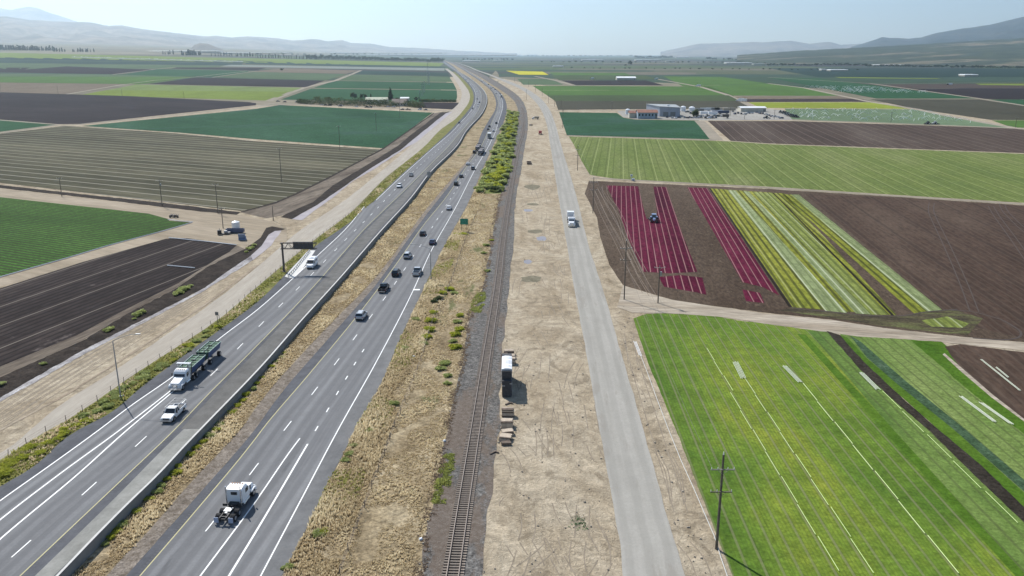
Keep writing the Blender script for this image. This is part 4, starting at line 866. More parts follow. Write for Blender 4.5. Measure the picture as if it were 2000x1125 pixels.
def build_car(kind, paint, lod):
    """returns a list of (part name, mesh, loc, parent index)"""
    parts = []
    if kind in ('sedan','suv','jeep','van'):
        k = KIND[kind]; b = MB(); b.loft([sec(*s_) for s_ in k['st']]); W = k['W']
        for y in k['wy']:
            for sx in (-1,1): b.tube((sx*(W+.012),y,k['r']),(sx*(W-.22),y,k['r']),k['r']+.07,n=12,m=1)
        g = MB()
        if k['cab']:
            y0,y1,y2,y3 = k['cab']; cab(g,y0,y1,y2,y3,W*.93,W*.74,k['zb']-.04,k['zr']-.03,0)
            b.box((0,(y1+y2)/2,k['zr']),(W*1.52,y2-y1+.1,.07)); b.box((0,(y1+y2)/2,k['zr']+.03),(W*1.2,(y2-y1)*.8,.04))
            for sx in (-1,1):
                for (ya,yb_) in ((y0,y1),(y3,y2),((y0+y3)/2-.1,(y1+y2)/2-.1)): b.tube((sx*W*.94,ya,k['zb']-.02),(sx*W*.755,yb_,k['zr']),.045,n=4)
                if kind != 'sedan': b.box((sx*W*.62,(y1+y2)/2,k['zr']+.09),(.05,(y2-y1)*.85,.05),1)
            b.box((-W-.08,y3-.35,k['zb']+.05),(.18,.1,.14)); b.box((W+.08,y3-.35,k['zb']+.05),(.18,.1,.14))
        else:
            ws = [Vector((-.88,1.42,2.27)),Vector((.88,1.42,2.27)),Vector((.95,2.02,1.52)),Vector((-.95,2.02,1.52))]; up = Vector((0,.035,.03)); g.add([p+up for p in ws]+[p-up*2 for p in ws],[[0,1,2,3][::-1],[4,5,6,7],[0,4,5,1],[1,5,6,2],[2,6,7,3],[3,7,4,0]])
            for sx in (-1,1): g.box((sx*1.005,.95,1.78),(.03,.9,.62)); g.box((sx*1.005,-.9,1.85),(.03,1.6,.5)); b.box((sx*1.13,1.6,1.6),(.22,.1,.32),1)
            b.box((0,-.9,2.56),(1.5,2.6,.12)); b.box((0,-.3,2.68),(.7,.9,.2))
        b.box((0,k['L']/2-.03,.42),(W*1.5,.1,.3),1); b.box((0,-k['L']/2+.03,.42),(W*1.5,.1,.26),1)
        if kind == 'jeep': b.tube((0,-2.15,.95),(0,-2.3,.95),.38,n=12,m=1)
        parts.append(('body', b.mesh('body',[paint,BLK]), (0,0,0), None)); parts.append(('windows', g.mesh('windows',GLASS),(0,0,0),None))
        zl = k['zb']-.28; L2 = k['L']/2
        for sx in (-1,1):
            q = MB(); q.box((sx*W*.72,L2-.12,zl-.02),(.34,.16,.16)); parts.append(('headlight',q.mesh('headlight',LAMPW),(0,0,0),None))
            q = MB(); q.box((sx*W*.84,-L2+.07,zl+.08),(.2,.14,.24 if kind!='van' else .5)); parts.append(('taillight',q.mesh('taillight',LAMPR),(0,0,0),None))
        wx, wy, r = W-.1, k['wy'], k['r']
    elif kind in ('pickup','pickup_rack'):
        W=.98; b=MB(); b.loft([sec(y,w_,z0,z1) for y,w_,z0,z1 in [(-.35,.97,.35,1.16),(1.0,.98,.35,1.16),(1.95,.95,.36,1.1),(2.7,.92,.38,1.02),(2.85,.85,.42,.9)]])
        for sx in (-1,1): b.box((sx*.93,-1.6,.82),(.1,2.55,.66)); 
        b.box((0,-2.83,.84),(1.9,.08,.62)); b.box((0,-1.6,.6),(1.8,2.5,.12),1); b.box((0,-.36,.85),(1.85,.08,.6)); b.box((0,-2.93,.48),(1.8,.14,.2),2); b.box((0,2.88,.5),(1.8,.14,.26),2)
        b.box((0,2.84,.78),(1.1,.06,.24),1)
        for y in (-1.75,1.85):
            for sx in (-1,1): b.tube((sx*.995,y,.4),(sx*.8,y,.4),.48,n=12,m=1)
        g=MB(); cy0 = -.34; cab(g,cy0,cy0+.18,.75,1.35,.92,.76,1.12,1.78,0)
        b.box((0,.28,1.82),(1.56,1.1,.07)); 
        for sx in (-1,1):
            for ya,yb_ in ((cy0,cy0+.18),(1.35,.75),(.35,.3)): b.tube((sx*.92,ya,1.14),(sx*.77,yb_,1.82),.05,n=4)
            b.box((sx*1.1,1.0,1.25),(.2,.12,.2),1)
        parts.append(('body',b.mesh('body',[paint,BLK,CHR]),(0,0,0),None)); parts.append(('windows',g.mesh('windows',GLASS),(0,0,0),None))
        if kind=='pickup_rack':
            q=MB()
            for sx in (-1,1):
                q.tube((sx*.9,-2.75,1.1),(sx*.9,-2.75,2.05),.035,n=4); q.tube((sx*.9,-.5,1.1),(sx*.9,-.5,2.05),.035,n=4); q.tube((sx*.9,-2.95,2.05),(sx*.9,1.1,2.05),.04,n=4)
            for y in (-2.75,-1.6,-.5,1.0): q.tube((-.9,y,2.07),(.9,y,2.07),.035,n=4)
            parts.append(('roof_rack',q.mesh('roof_rack',STEEL),(0,0,0),None))
            q=MB(); q.box((-.3,-1.5,.95),(.9,1.6,.4)); parts.append(('toolbox',q.mesh('toolbox',BLK),(0,0,0),None))
        for sx in (-1,1):
            q=MB(); q.box((sx*.78,2.86,.82),(.3,.1,.2)); parts.append(('headlight',q.mesh('headlight',LAMPW),(0,0,0),None))
            q=MB(); q.box((sx*.93,-2.87,.88),(.14,.08,.34)); parts.append(('taillight',q.mesh('taillight',LAMPR),(0,0,0),None))
        wx, wy, r = .88,(-1.75,1.85),.4
    elif kind in ('box_truck','semi'):
        Lb = 6.5 if kind=='box_truck' else 14.5; y1 = 2.2; g=MB(); b=MB(); b.loft([sec(2.35,1.2,.5,2.7),sec(3.5,1.2,.5,2.7),sec(4.1,1.18,.5,1.75),sec(5.4,1.0,.55,1.6),sec(5.6,.9,.6,1.3)])
        g.box((0,3.86,2.1),(1.9,.5,.6),rx=0); b.box((0,5.55,.6),(2.2,.2,.4),1)
        parts.append(('cab',b.mesh('cab',[paint,BLK]),(0,0,0),None)); parts.append(('windows',g.mesh('windows',GLASS),(0,0,0),None))
        q=MB(); q.box((0,y1-Lb/2,2.45),(2.5,Lb,2.9)); q.box((0,y1-Lb-.02,2.45),(2.3,.06,2.7),1); parts.append(('cargo_box',q.mesh('cargo_box',[WHITE,GREYP]),(0,0,0),None))
        q=MB(); q.box((0,(y1-Lb+5)/2,.85),(.9,Lb+2,.25)); parts.append(('chassis',q.mesh('chassis',BLK),(0,0,0),None))
        wx, wy, r = 1.05, ((y1-Lb+1.2,y1-Lb+2.4,4.7) if kind=='semi' else (y1-Lb+1.6,4.5)), .5
    tm=MB(); tm.tube((-.13,0,0),(.13,0,0),r,n=14); tme=tm.mesh('wheel',RUB); rm=MB(); rm.tube((-.14,0,0),(.14,0,0),r*.58,n=10); rme=rm.mesh('rim',RIM)
    for y in wy:
        for sx in (-1,1): parts.append(('wheel',tme,(sx*wx,y,r),None)); parts.append(('rim',rme,(0,0,0),len(parts)-1))
    return parts
PROTO = {}
def vehicle(kind, paint, x, y, c, away, label, cat, group='vehicles on the freeway', layer=4.2, hd=None, simple=False, name=None):
    key = (kind, paint.name)
    if key not in PROTO: PROTO[key] = build_car(kind, paint, 0)
    h = heading_of(c, y, away) if hd is None else hd
    root = empty(name or {'sedan':'parked_car' if hd is not None else 'car','suv':'car','jeep':'car','van':'van','pickup':'pickup_truck','pickup_rack':'pickup_truck','box_truck':'box_truck','semi':'semi_truck'}[kind], P(x,y,layer), h)
    tag(root, label, cat, group); made = []
    for nm, me, loc, par in PROTO[key]:
        o = link(bpy.data.objects.new(nm, me), root if par is None else made[par]); o.location = loc; made.append(o)
    return root
Lc, Rc = C['DL'], C['DR']
vehicle('pickup_rack', WHITE, 340, 813, Lc, False, 'white pickup truck with an empty ladder rack just ahead of the double trailer truck', 'pickup truck', hd=heading_of(C['DL'],813,False))
vehicle('van', WHITE, 610, 521, Lc, False, 'white camper van passing under the sign gantry', 'van')
vehicle('suv', WHITE, 780, 366, Lc, False, 'white car on the left carriageway level with the steel sign frame', 'car')
vehicle('sedan', GREYP, 803, 344, Lc, False, 'grey car on the left carriageway just behind a white one', 'car')
vehicle('sedan', BLACKP, 897, 241, Lc, False, 'dark car alone on the left carriageway below the bend', 'car')
far = [('sedan',GREYP,923,213,0),('sedan',WHITE,933,208,0),('sedan',WHITE,934,203.5,0),('sedan',BLACKP,936.5,201,0),('suv',GREYP,932,194,0),('sedan',WHITE,931,180,0),('sedan',GREYP,916,162,0),('box_truck',WHITE,910,155.5,0),('sedan',WHITE,905,152,0),('sedan',GREYP,898,147.5,0),('sedan',WHITE,893,143.5,0),('sedan',WHITE,888,139,0),('suv',GREYP,883,134,0)]
for n_, (k_, p_, x, y, _) in enumerate(far): vehicle(k_, p_, x, y, Lc, False, ORD[n_]+' vehicle on the bend of the left carriageway, counted from its near end', 'car' if k_ != 'box_truck' else 'truck', 'far vehicles on the bend of the left carriageway')
vehicle('suv', SILVER, 706, 621, Rc, True, 'white SUV last in line behind the black pickup', 'car')
vehicle('pickup', BLACKP, 750, 567, Rc, True, 'black pickup truck with a loaded bed in the passing lane', 'pickup truck')
vehicle('suv', BLACKP, 774, 537, Rc, True, 'black SUV directly ahead of the black pickup', 'car')
vehicle('suv', SILVER, 796, 503, Rc, True, 'silver SUV in the passing lane ahead of the black SUV', 'car')
vehicle('pickup', SILVER, 815, 535, Rc, True, 'silver pickup truck in the outer lane beside the street lamp', 'pickup truck')
vehicle('sedan', BLACKP, 826, 459, Rc, True, 'black saloon car hugging the yellow line', 'car')
vehicle('sedan', NAVY, 845, 476, Rc, True, 'dark blue saloon car in the outer lane behind the street lamp arm', 'car')
vehicle('sedan', WHITE, 877, 409, Rc, True, 'white car alone opposite the green highway sign', 'car')
vehicle('jeep', BLACKP, 891, 361.5, Rc, True, 'boxy black car, nearer one of two dark cars in the passing lane', 'car')
vehicle('sedan', BLACKP, 901, 346.5, Rc, True, 'low black car, further one of two dark cars in the passing lane', 'car')
vehicle('suv', GREYP, 924, 331, Rc, True, 'grey SUV in the outer lane beside the green bushes', 'car')
vehicle('sedan', WHITE, 914, 322, Rc, True, 'small white car in the passing lane beside a grey SUV', 'car')
vehicle('suv', BLACKP, 926.5, 299, Rc, True, 'dark SUV level with the two flatbed lorries', 'car')
vehicle('box_truck', WHITE, 956, 270, Rc, True, 'white box truck with a tall cargo body in the outer lane', 'truck')
vehicle('sedan', WHITE, 964, 257, Rc, True, 'white car just ahead of the white box truck', 'car'); vehicle('sedan', BLACKP, 953.5, 254, Rc, True, 'dark car at the yellow line ahead of the white box truck', 'car')
vehicle('suv', BLACKP, 956, 248.5, Rc, True, 'dark SUV leading the small bunch ahead of the box truck', 'car'); vehicle('suv', BLACKP, 969.5, 242, Rc, True, 'black SUV alone in the outer lane past the bunch', 'car')
vehicle('box_truck', WHITE, 979, 190.5, Rc, True, 'distant white box truck on the bend of the right carriageway', 'truck')
for n_, (k_, p_, x, y) in enumerate((('sedan',BLACKP,977,185),('sedan',GREYP,969,183.5),('suv',BLACKP,967,175.5),('sedan',BLACKP,963,172),('suv',GREYP,959,173),('sedan',WHITE,957,169.5),('suv',BLACKP,954,166),('sedan',GREYP,941,159.5))):
    vehicle(k_, p_, x, y, Rc, True, ORD[n_]+' small vehicle past the white box truck on the bend of the right carriageway', 'car', 'far vehicles on the bend of the right carriageway')

def big_wheels(root, ys_, xs_=(-.98,.98), r=.52, w_=.5):
    tm=MB(); tm.tube((-w_/2,0,0),(w_/2,0,0),r,n=16); tme=tm.mesh('wheel',RUB); rm=MB(); rm.tube((-w_/2-.02,0,0),(w_/2+.02,0,0),r*.55,n=12); rme=rm.mesh('rim',RIM)
    for y in ys_:
        for x in xs_: o=link(bpy.data.objects.new('wheel',tme),root); o.location=(x,y,r); link(bpy.data.objects.new('rim',rme),o)
def tractor_cab(root, sleeper=.0, paint=WHITE, hoodL=2.1):
    """conventional lorry cab facing +Y, rear wall at y = 0"""
    b=MB(); s2 = lambda y,w_,z0,z1: sec(y,w_,z0,z1,.22,.86)
    b.loft([s2(-sleeper,1.15,.95,2.95),s2(.2,1.2,.9,3.1),s2(1.1,1.2,.9,3.08),s2(1.45,1.2,.9,2.85),s2(1.9,1.15,.9,1.95)]); b.build('cab', paint, root)
    h=MB(); h.loft([s2(1.85,.95,.75,1.95),s2(2.6,.92,.65,1.85),s2(1.9+hoodL,.85,.6,1.62),s2(2.0+hoodL,.78,.65,1.45)])
    for sx in (-1,1):
        h.loft([sec(2.4+hoodL*.05,.0,0,0)]) if False else None
        h.box((sx*1.0,2.0+hoodL*.55,1.08),(.42,1.35,.22)); h.box((sx*1.0,2.0+hoodL*.92,.82),(.42,.3,.5))
    hd=h.build('hood', paint, root)
    g=MB(); g.box((0,2.0+hoodL,1.05),(.95,.08,.8)); g.build('grille', CHR, hd)
    g=MB(); g.box((0,2.1+hoodL,.55),(2.35,.22,.38)); g.build('bumper', CHR if paint is WHITE else BLK, root)
    g=MB(); g.add([Vector((-.98,1.5,2.68)),Vector((.98,1.5,2.68)),Vector((1.0,1.93,2.02)),Vector((-1.0,1.93,2.02)),Vector((-.98,1.3,2.6)),Vector((.98,1.3,2.6)),Vector((1.0,1.7,1.95)),Vector((-1.0,1.7,1.95))],[[3,2,1,0],[4,5,6,7],[0,1,5,4],[1,2,6,5],[2,3,7,6],[3,0,4,7]]); g.build('windscreen', GLASS, root)
    for sx in (-1,1): g=MB(); g.box((sx*1.205,.95,2.3),(.03,.8,.6)); g.build('side_window', GLASS, root)
    g=MB(); g.box((0,-sleeper-.02,2.35),(.85,.05,.42)); g.build('rear_window', GLASS, root)
    for sx in (-1,1): g=MB(); g.tube((sx*1.0,-sleeper-.22,1.0),(sx*1.0,-sleeper-.22,3.5),.09,n=8); g.build('exhaust_stack', CHR, root)
    for sx in (-1,1): g=MB(); g.box((sx*1.45,1.6,2.3),(.12,.15,.6)); g.tube((sx*1.2,1.5,2.5),(sx*1.45,1.6,2.5),.03,n=4); g.build('mirror', BLK, root)
    for sx in (-1,1): g=MB(); g.box((sx*.9,2.06+hoodL,1.05),(.3,.12,.25)); g.build('headlight', LAMPW, root)
    g=MB()
    for i in range(5): g.box((-.7+i*.35,1.0,3.13),(.1,.2,.07))
    g.build('roof_marker_lights', pmat('amber_lens',(.5,.2,.03),.3), root)
    for sx in (-1,1): g=MB(); g.tube((sx*.95,-.9-sleeper+1.0,.72),(sx*.95,1.7,.72),.32,n=12); g.build('fuel_tank', CHR, root)
def bobtail():
    root=empty('semi_truck', P(461,993,4.2), heading_of(C['A'],993,True)); tag(root,'white semi truck without a trailer driving away in the near lane','truck','vehicles on the freeway')
    f_=MB(); 
    for sx in (-1,1): f_.box((sx*.42,-.2,.95),(.12,8.2,.28))
    for y in (-3.9,-2.6,-1.3): f_.box((0,y,.95),(.8,.15,.22))
    f_.box((0,-.7,1.12),(1.3,1.0,.06)); f_.build('chassis', BLK, root)
    g=MB(); g.box((0,-2.5,1.2),(.95,.95,.1)); g.box((0,-3.1,1.16),(.3,.5,.1)); g.build('fifth_wheel', STEEL, root)
    r2=empty('cab_assembly',(0,0,0)); bpy.data.objects.remove(r2)
    tractor_cab(root,.35)
    big_wheels(root,(-2.0,-3.3),r=.52,w_=.6); big_wheels(root,(3.2,),(-1.03,1.03),.52,.32)
    for sx in (-1,1):
        g=MB(); g.box((sx*.98,-4.15,.62),(.62,.05,.75)); g.build('mud_flap', pmat('mud_flap',(.35,.40,.52),.6), root)
        g=MB(); g.box((sx*.98,-1.25,1.15),(.6,.08,.35)); g.build('mudguard', BLK, root)
    g=MB(); g.box((0,-4.2,.75),(1.2,.1,.25)); g.build('tail_light_bar', BLK, root)
    # front pieces of cab sit 0.. so shift the chassis origin to the middle of the lorry
    for o in [q for q in bpy.data.objects if q.parent == root]: o.location.y += .2
bobtail()
def gondola(y0, L_):
    """open tub trailer, front at y0, towards -y"""
    pass
def double_truck():
    root=empty('farm_truck', P(361,748,4.2), heading_of(C['DL'],748,False)); tag(root,'white lorry pulling two blue and green produce gondola trailers','truck','vehicles on the freeway')
    tractor_cab(root,0)
    f_=MB()
    for sx in (-1,1): f_.box((sx*.42,-1.6,.95),(.12,11.5,.28))
    f_.build('chassis', BLK, root); big_wheels(root,(3.2,),(-1.03,1.03),.52,.32); big_wheels(root,(-1.5,-2.8),r=.5,w_=.55)
    g=MB(); g.box((0,-.5,3.75),(2.6,.5,.1)); g.tube((-1.1,-.5,3.7),(-1.1,-.35,1),.05,n=4); g.tube((1.1,-.5,3.7),(1.1,-.35,1),.05,n=4); g.build('cab_shade_board', WHITE, root)
    def tub(yf, L_):
        b=MB(); w0,w1=.85,1.24; z0,z1=1.35,2.75; yb=yf-L_
        for sx in (-1,1): b.add([Vector((sx*w0,yf,z0)),Vector((sx*w1,yf,z1)),Vector((sx*w1,yb,z1)),Vector((sx*w0,yb,z0)),Vector((sx*(w0-.06),yf,z0)),Vector((sx*(w1-.07),yf,z1)),Vector((sx*(w1-.07),yb,z1)),Vector((sx*(w0-.06),yb,z0))],[[0,1,2,3],[4,7,6,5],[1,5,6,2],[0,4,5,1],[3,2,6,7]],0)
        b.add([Vector((-w0,yf,z0)),Vector((w0,yf,z0)),Vector((w1,yf,z1)),Vector((-w1,yf,z1))],[[0,1,2,3]],1); b.add([Vector((-w0,yb,z0)),Vector((w0,yb,z0)),Vector((w1,yb,z1)),Vector((-w1,yb,z1))],[[3,2,1,0]],0); b.add([Vector((-w0,yf,z0)),Vector((w0,yf,z0)),Vector((w0,yb,z0)),Vector((-w0,yb,z0))],[[0,1,2,3]],1)
        b.box((0,(yf+yb)/2,1.15),(.9,L_,.2),2)
        t=b.build('trailer_tub',[BLUEP,GREENP,BLK],root)
        g=MB(); n=5
        g.box((0,(yf+yb)/2,z1-.12),(w1*1.88,L_-.2,.08),1)
        for i in range(n+1): y=yf-L_*i/n; g.box((0,y,z1+.03),(w1*2,.1,.1))
        g.box((0,(yf+yb)/2,z1+.05),(.1,L_,.08),2)
        for sx in (-1,1): g.box((sx*w1,(yf+yb)/2,z1+.03),(.12,L_,.12),2)
        g.build('cover_frame',[GREENP,pmat('produce_cover',(.055,.13,.075),.8,noise=.3),pmat('pale_frame',(.2,.30,.27),.6)],t)
        g=MB()
        for sx in (-1,-.4,.4,1): g.tube((sx*1.15,yf+.1,1.2),(sx*1.15,yf+.1,3.7),.05,n=4)
        g.box((0,yf+.1,2.2),(2.3,.08,.08)); g.build('upright_rails', STEELD, t)
        g=MB(); g.box((-1.6,yf-.2,4.1),(.8,.05,.28)); g.tube((-1.1,yf-.2,2.7),(-1.25,yf-.2,4.0),.04,n=4); g.build('rear_board', BLK, t)
    tub(-1.0,6.4); tub(-8.8,6.4)
    big_wheels(root,(-6.4,),r=.5,w_=.55); big_wheels(root,(-9.6,-14.3),r=.5,w_=.55)
    g=MB(); g.tube((0,-7.2,.9),(0,-9,.9),.08,n=5); g.build('tow_bar', BLK, root)
double_truck()
def flatbed(x,y,label):
    root=empty('flatbed_truck',P(x,y,4.2),heading_of(Rc,y,True)); tag(root,label,'truck','vehicles on the freeway'); b=MB(); b.loft([sec(4.5,1.15,.7,2.9),sec(6,1.15,.7,2.85),sec(6.5,1.1,.7,1.8),sec(8,.9,.7,1.5)]); b.build('cab',GREYP,root)
    for y0 in (3.6,-5.0):
        b=MB(); b.box((0,y0-3.8,1.3),(2.4,7.4,.2)); b.box((0,y0-3.8,2.1),(2.4,7.2,1.5),1); b.box((0,y0-.1,2.3),(2.3,.12,2.0)); b.build('trailer',[STEELD,pmat('crate_load',(.20,.19,.20),.8,noise=.3)],root)
    big_wheels(root,(6.6,1,-3,-6,-11),r=.5,w_=.5)
flatbed(935,291,'dark flatbed lorry with stacked load in the passing lane'); flatbed(941,299,'dark flatbed lorry with white tailboard in the outer lane')

# white harvester lorry on the side road, facing the camera
def side_truck():
    h = heading_of(between(C['SL'],C['SR'],.45), 440, False)
    root=empty('flatbed_truck',P(1116,440,3.4),h); tag(root,'white lorry with white topped trailer on the side road','truck'); tractor_cab(root,0,WHITE,1.7)
    b=MB(); b.box((0,-3.6,1.1),(2.4,7.2,.25),1); b.box((0,-.55,2.2),(2.5,.9,1.3)); b.box((-1.15,-3.6,1.9),(.15,6.6,1.4)); b.box((1.15,-3.6,1.6),(.15,6.6,.8),1); b.box((0,-3.6,1.35),(2.2,6.6,.3),1); b.build('flat_bed',[WHITE,GREYP],root)
    b=MB(); b.box((0,-9.6,2.2),(2.5,2.6,1.9)); b.box((0,-9.6,3.2),(2.5,2.3,.1)); b.box((0,-9,1.1),(2.2,5,.2),1); b.tube((0,-7,1),(0,-5,1),.08,n=5,m=1); b.build('trailer_tank',[WHITE,BLK],root)
    big_wheels(root,(2.9,),(-1.03,1.03),.5,.32); big_wheels(root,(-4.5,-5.7),r=.5,w_=.55); big_wheels(root,(-8.6,-10.6),r=.48,w_=.5)
side_truck()
def farm_tractor(x,y,hd,label,paint,s=1.0,impl=True):
    root=empty('farm_tractor',P(x,y,3.2),hd); tag(root,label,'tractor')
    b=MB(); b.loft([sec(.3,.42,.8,1.6),sec(2.0,.4,.8,1.55),sec(2.5,.34,.85,1.4)]); b.box((0,-.6,.9),(.7,2.2,.6),1); b.build('hood',[paint,BLK],root)
    b=MB(); cab(b,-1.3,-1.2,.2,.4,.75,.7,1.3,2.65,0); b.build('cab_windows',GLASS,root); b=MB(); b.box((0,-.5,2.72),(1.6,1.7,.16)); 
    for sx in (-1,1):
        for ya in (-1.28,.35): b.tube((sx*.76,ya,1.3),(sx*.7,ya*.85,2.68),.05,n=4)
        b.box((sx*1.05,-.9,1.75),(.6,1.3,.1)); b.box((sx*1.05,-.3,1.4),(.55,.1,.7))
    b.build('cab_roof',paint,root)
    for sx in (-1,1):
        q=MB(); q.tube((sx*.8,-.9,.9),(sx*1.35,-.9,.9),.9,n=18); o=q.build('rear_wheel',RUB,root); q=MB(); q.tube((sx*.78,-.9,.9),(sx*1.37,-.9,.9),.45,n=12); q.build('rim',WHITE,o)
        q=MB(); q.tube((sx*.8,1.8,.6),(sx*1.2,1.8,.6),.6,n=16); o=q.build('front_wheel',RUB,root); q=MB(); q.tube((sx*.78,1.8,.6),(sx*1.22,1.8,.6),.3,n=12); q.build('rim',WHITE,o)
    q=MB(); q.tube((.5,1.2,1.5),(.5,1.2,2.5),.05,n=6); q.build('exhaust_stack',BLK,root)
    if impl:
        q=MB(); q.box((0,-2.6,.9),(4.2,.25,.2)); q.box((0,-3.2,.6),(4.0,.9,.5)); 
        for i in range(7): q.tube((-1.8+i*.6,-2.6,.9),(-1.8+i*.6,-3.7,.1),.05,n=4)
        q.box((1.5,-.2,1.0),(.6,1.6,.5)) ; q.build('implement',[STEELD],root)
farm_tractor(1277,433,math.pi - math.radians(7.3)+.02,'blue tractor with implement working the red lettuce rows',pmat('blue_tractor_paint',(.22,.30,.48),.35))
farm_tractor(1811,243,1.8,'dark tractor with trailer at the far edge of the striped brown field',BLACKP); farm_tractor(1825,243,1.7,'white topped tractor beside a dark one at the striped brown field',WHITE)

# ------------------------------------------------------------------ things on the dirt strip
def timber_stack(x,y,nx_,nl,L_,label,mat=TIMBL,rz=0.0,name='timber_stack'):
    b=MB()
    for j in range(nl):
        for i in range(nx_): b.box((R.uniform(-.08,.08),(i-(nx_-1)/2)*.27,.12+j*.23),(L_+R.uniform(-.1,.1),.23,.2),rz=R.gauss(0,.02),m=1 if R.random()<.3 else 0)
    o=b.build(name,[mat,TIMB],loc=P(x,y,2.2),rz=rz); tag(o,label,'timber stack','timber stacks on the dirt strip'); return o
timber_stack(994,692,5,4,2.0,'furthest pale timber stack of the group above the white tarpaulin load'); timber_stack(987,697,4,3,1.3,'small dark timber stack beside the ballast edge',TIMB,.3)
timber_stack(996,699,5,3,1.9,'middle pale timber stack above the white tarpaulin load'); timber_stack(997,710,5,5,1.9,'pale timber stack touching the white tarpaulin load')
timber_stack(992,812,4,6,2.0,'pale topped timber stack directly below the tarpaulin load'); timber_stack(990,833,6,5,1.9,'tall pale timber stack in the nearer group'); timber_stack(991,848,5,3,1.8,'loose tan timber stack in the nearer group',TIMBL,.25); timber_stack(987,858,6,3,1.8,'low tan timber stack with crooked beams',TIMBL,-.2); timber_stack(988,868,3,2,1.5,'nearest small dark timber stack beside the ballast',TIMB,.1)
def tarp_load():
    b0=P(990,772,2.2); root=empty('covered_load',b0); tag(root,'tall dark load with white tarpaulin top parked beside the railway','covered load')
    b=MB(); b.box((0,4.3,2.4),(1.75,9,4.6)); b.box((0,-.4,1.6),(1.7,1.0,3.0)); b.build('load_body',pmat('dark_load',(.05,.05,.055),.8,noise=.3),root)
    for y0 in (1.9,5.5):
        b=MB(); n=6; L_=3.3
        secs=[]
        for k in range(n+1):
            y=y0-L_/2+L_*k/n; z=4.85+.12*math.sin(k*1.9+y0); secs.append([Vector((-.95,y,4.5)),Vector((-.9,y,z)),Vector((-.3,y,z+.14)),Vector((.35,y,z+.12)),Vector((.9,y,z)),Vector((.95,y,4.4))])
        b.loft(secs); b.build('tarpaulin',TARP,root)
    b=MB(); 
    for z in (.9,2.0,3.0): b.box((.9,4.2,z),(.05,8.6,.12))
    b.box((.75,-.9,2.6),(.5,.1,.2)); b.box((-.6,-.95,2.2),(.5,.1,.2)); b.build('side_rail',STEEL,root)
    for sx in (-1,1):
        b=MB(); b.box((sx*.7,4.3,.25),(.3,8.6,.3)); b.build('skid',TIMB,root)
tarp_load()
for x,y,l in ((992,789,'broken timber beam lying on the dirt below the tarpaulin load'),(963,885,'short dark beam on the edge of the ballast')):
    b=MB(); b.box((0,0,.1),(1.3,.2,.2),rz=.8); b.box((.5,.2,.12),(.9,.18,.18),rz=-.5); o=b.build('timber_beam',TIMB,loc=P(x,y,2.2)); tag(o,l,'timber')
timber_stack(1033,317,4,3,2.4,'furthest dark stack of the small group on the far dirt strip',TIMB); timber_stack(1034,321,4,4,2.6,'nearest dark stack of the small group on the far dirt strip',TIMB); timber_stack(1037,245,6,4,3,'dark heap of sleepers far up the dirt strip',TIMB)
def parked_truck(x,y,paint,label,hd=0.0):
    root=empty('parked_truck',P(x,y,2),hd); tag(root,label,'truck'); b=MB(); b.loft([sec(1.2,1.1,.5,2.2),sec(2.4,1.1,.5,2.2),sec(2.8,1.05,.5,1.3),sec(3.6,.95,.5,1.2)]); b.build('cab',WHITE,root); b=MB(); b.box((0,-1.2,1.7),(2.3,4.2,1.9)); b.build('cargo_box',paint,root); big_wheels(root,(-2,2.5),r=.45,w_=.4)
parked_truck(1055,262,REDP,'red bodied truck with white cab parked on the dirt strip'); parked_truck(1046,233,TANP,'small pale truck parked far up the dirt strip',1.4)

# pipes in the fields
PIPEW = pmat('aluminium_pipe', (.50,.54,.42), .5, .1); PIPEY = pmat('yellowish_pipe', (.50,.62,.24), .6)
def pipe(p, q, label, group, mat=PIPEW, r=.07, n=1, name='irrigation_pipe', h=.15):
    a, b = P(*p, 3.2), P(*q, 3.2); m = MB(); d=(b-a); nn = Vector((d.y,-d.x,0)).normalized()
    for i in range(n):
        o_=nn*(i-(n-1)/2)*.24 + d.normalized()*R.uniform(-.3,.3)*(n>1); m.tube(o_+Vector((0,0,h)), d+o_+Vector((0,0,h)), r*.7, n=6)
    o=m.build(name, mat, loc=a); tag(o,label,'irrigation pipe' if name=='irrigation_pipe' else 'pipe bundle',group); return o
def pipe_line(p, q, breaks, nm, mat=PIPEY, r=.042):
    a, b = P(*p, 3.2), P(*q, 3.2); n = len(breaks); d = (b - a); nn = Vector((d.y, -d.x, 0)).normalized(); jog = 0
    for i, (t0, t1) in enumerate(breaks):
        jog = (.10 if i % 2 else -.06); m = MB(); o_ = nn*jog; u, v = a + d*t0 + o_, a + d*t1 + o_; m.tube(Vector((0,0,.15)), v - u + Vector((0,0,.15)), r, n=5)
        o = m.build('irrigation_pipe', mat, loc=u); tag(o, f'{ORD[i]} irrigation pipe from the far end of the {nm}', 'irrigation pipe', 'irrigation pipes, ' + nm)
ev = lambda n, g=.008: [(i/n, (i+1)/n - g) for i in range(n)]
pipe_line((1380,681),(1432,766),ev(3,.02),'shortest pale line, nearest the field corner')
pipe_line((1426,768),(1640,1121),ev(7),'second pale line in the bright field')
pipe_line((1455,741),(1711,1126),ev(8),'third pale line in the bright field')
pipe_line((1568,750),(1875,1126),ev(7),'fourth pale line in the bright field', r=.055)
pipe_line((1723,765),(1994,1030),ev(5,.02),'thin line beside the drain trench', r=.045)
pipe((1436,708),(1452,740),'white pipe bundle in the left part of the bright field',None,n=5,name='pipe_bundle'); pipe((1532,716),(1563,748),'white pipe bundle left of the dark green band',None,n=4,name='pipe_bundle')
pipe((1682,729),(1715,762),'white pipe bundle lying against the dark drain trench',None,n=4,name='pipe_bundle'); pipe((1876,775),(1943,825),'long white pipe bundle right of the blue green strip',None,n=3,name='pipe_bundle'); pipe((1915,787),(1975,829),'second long white pipe bundle near the field margin',None,n=3,name='pipe_bundle')
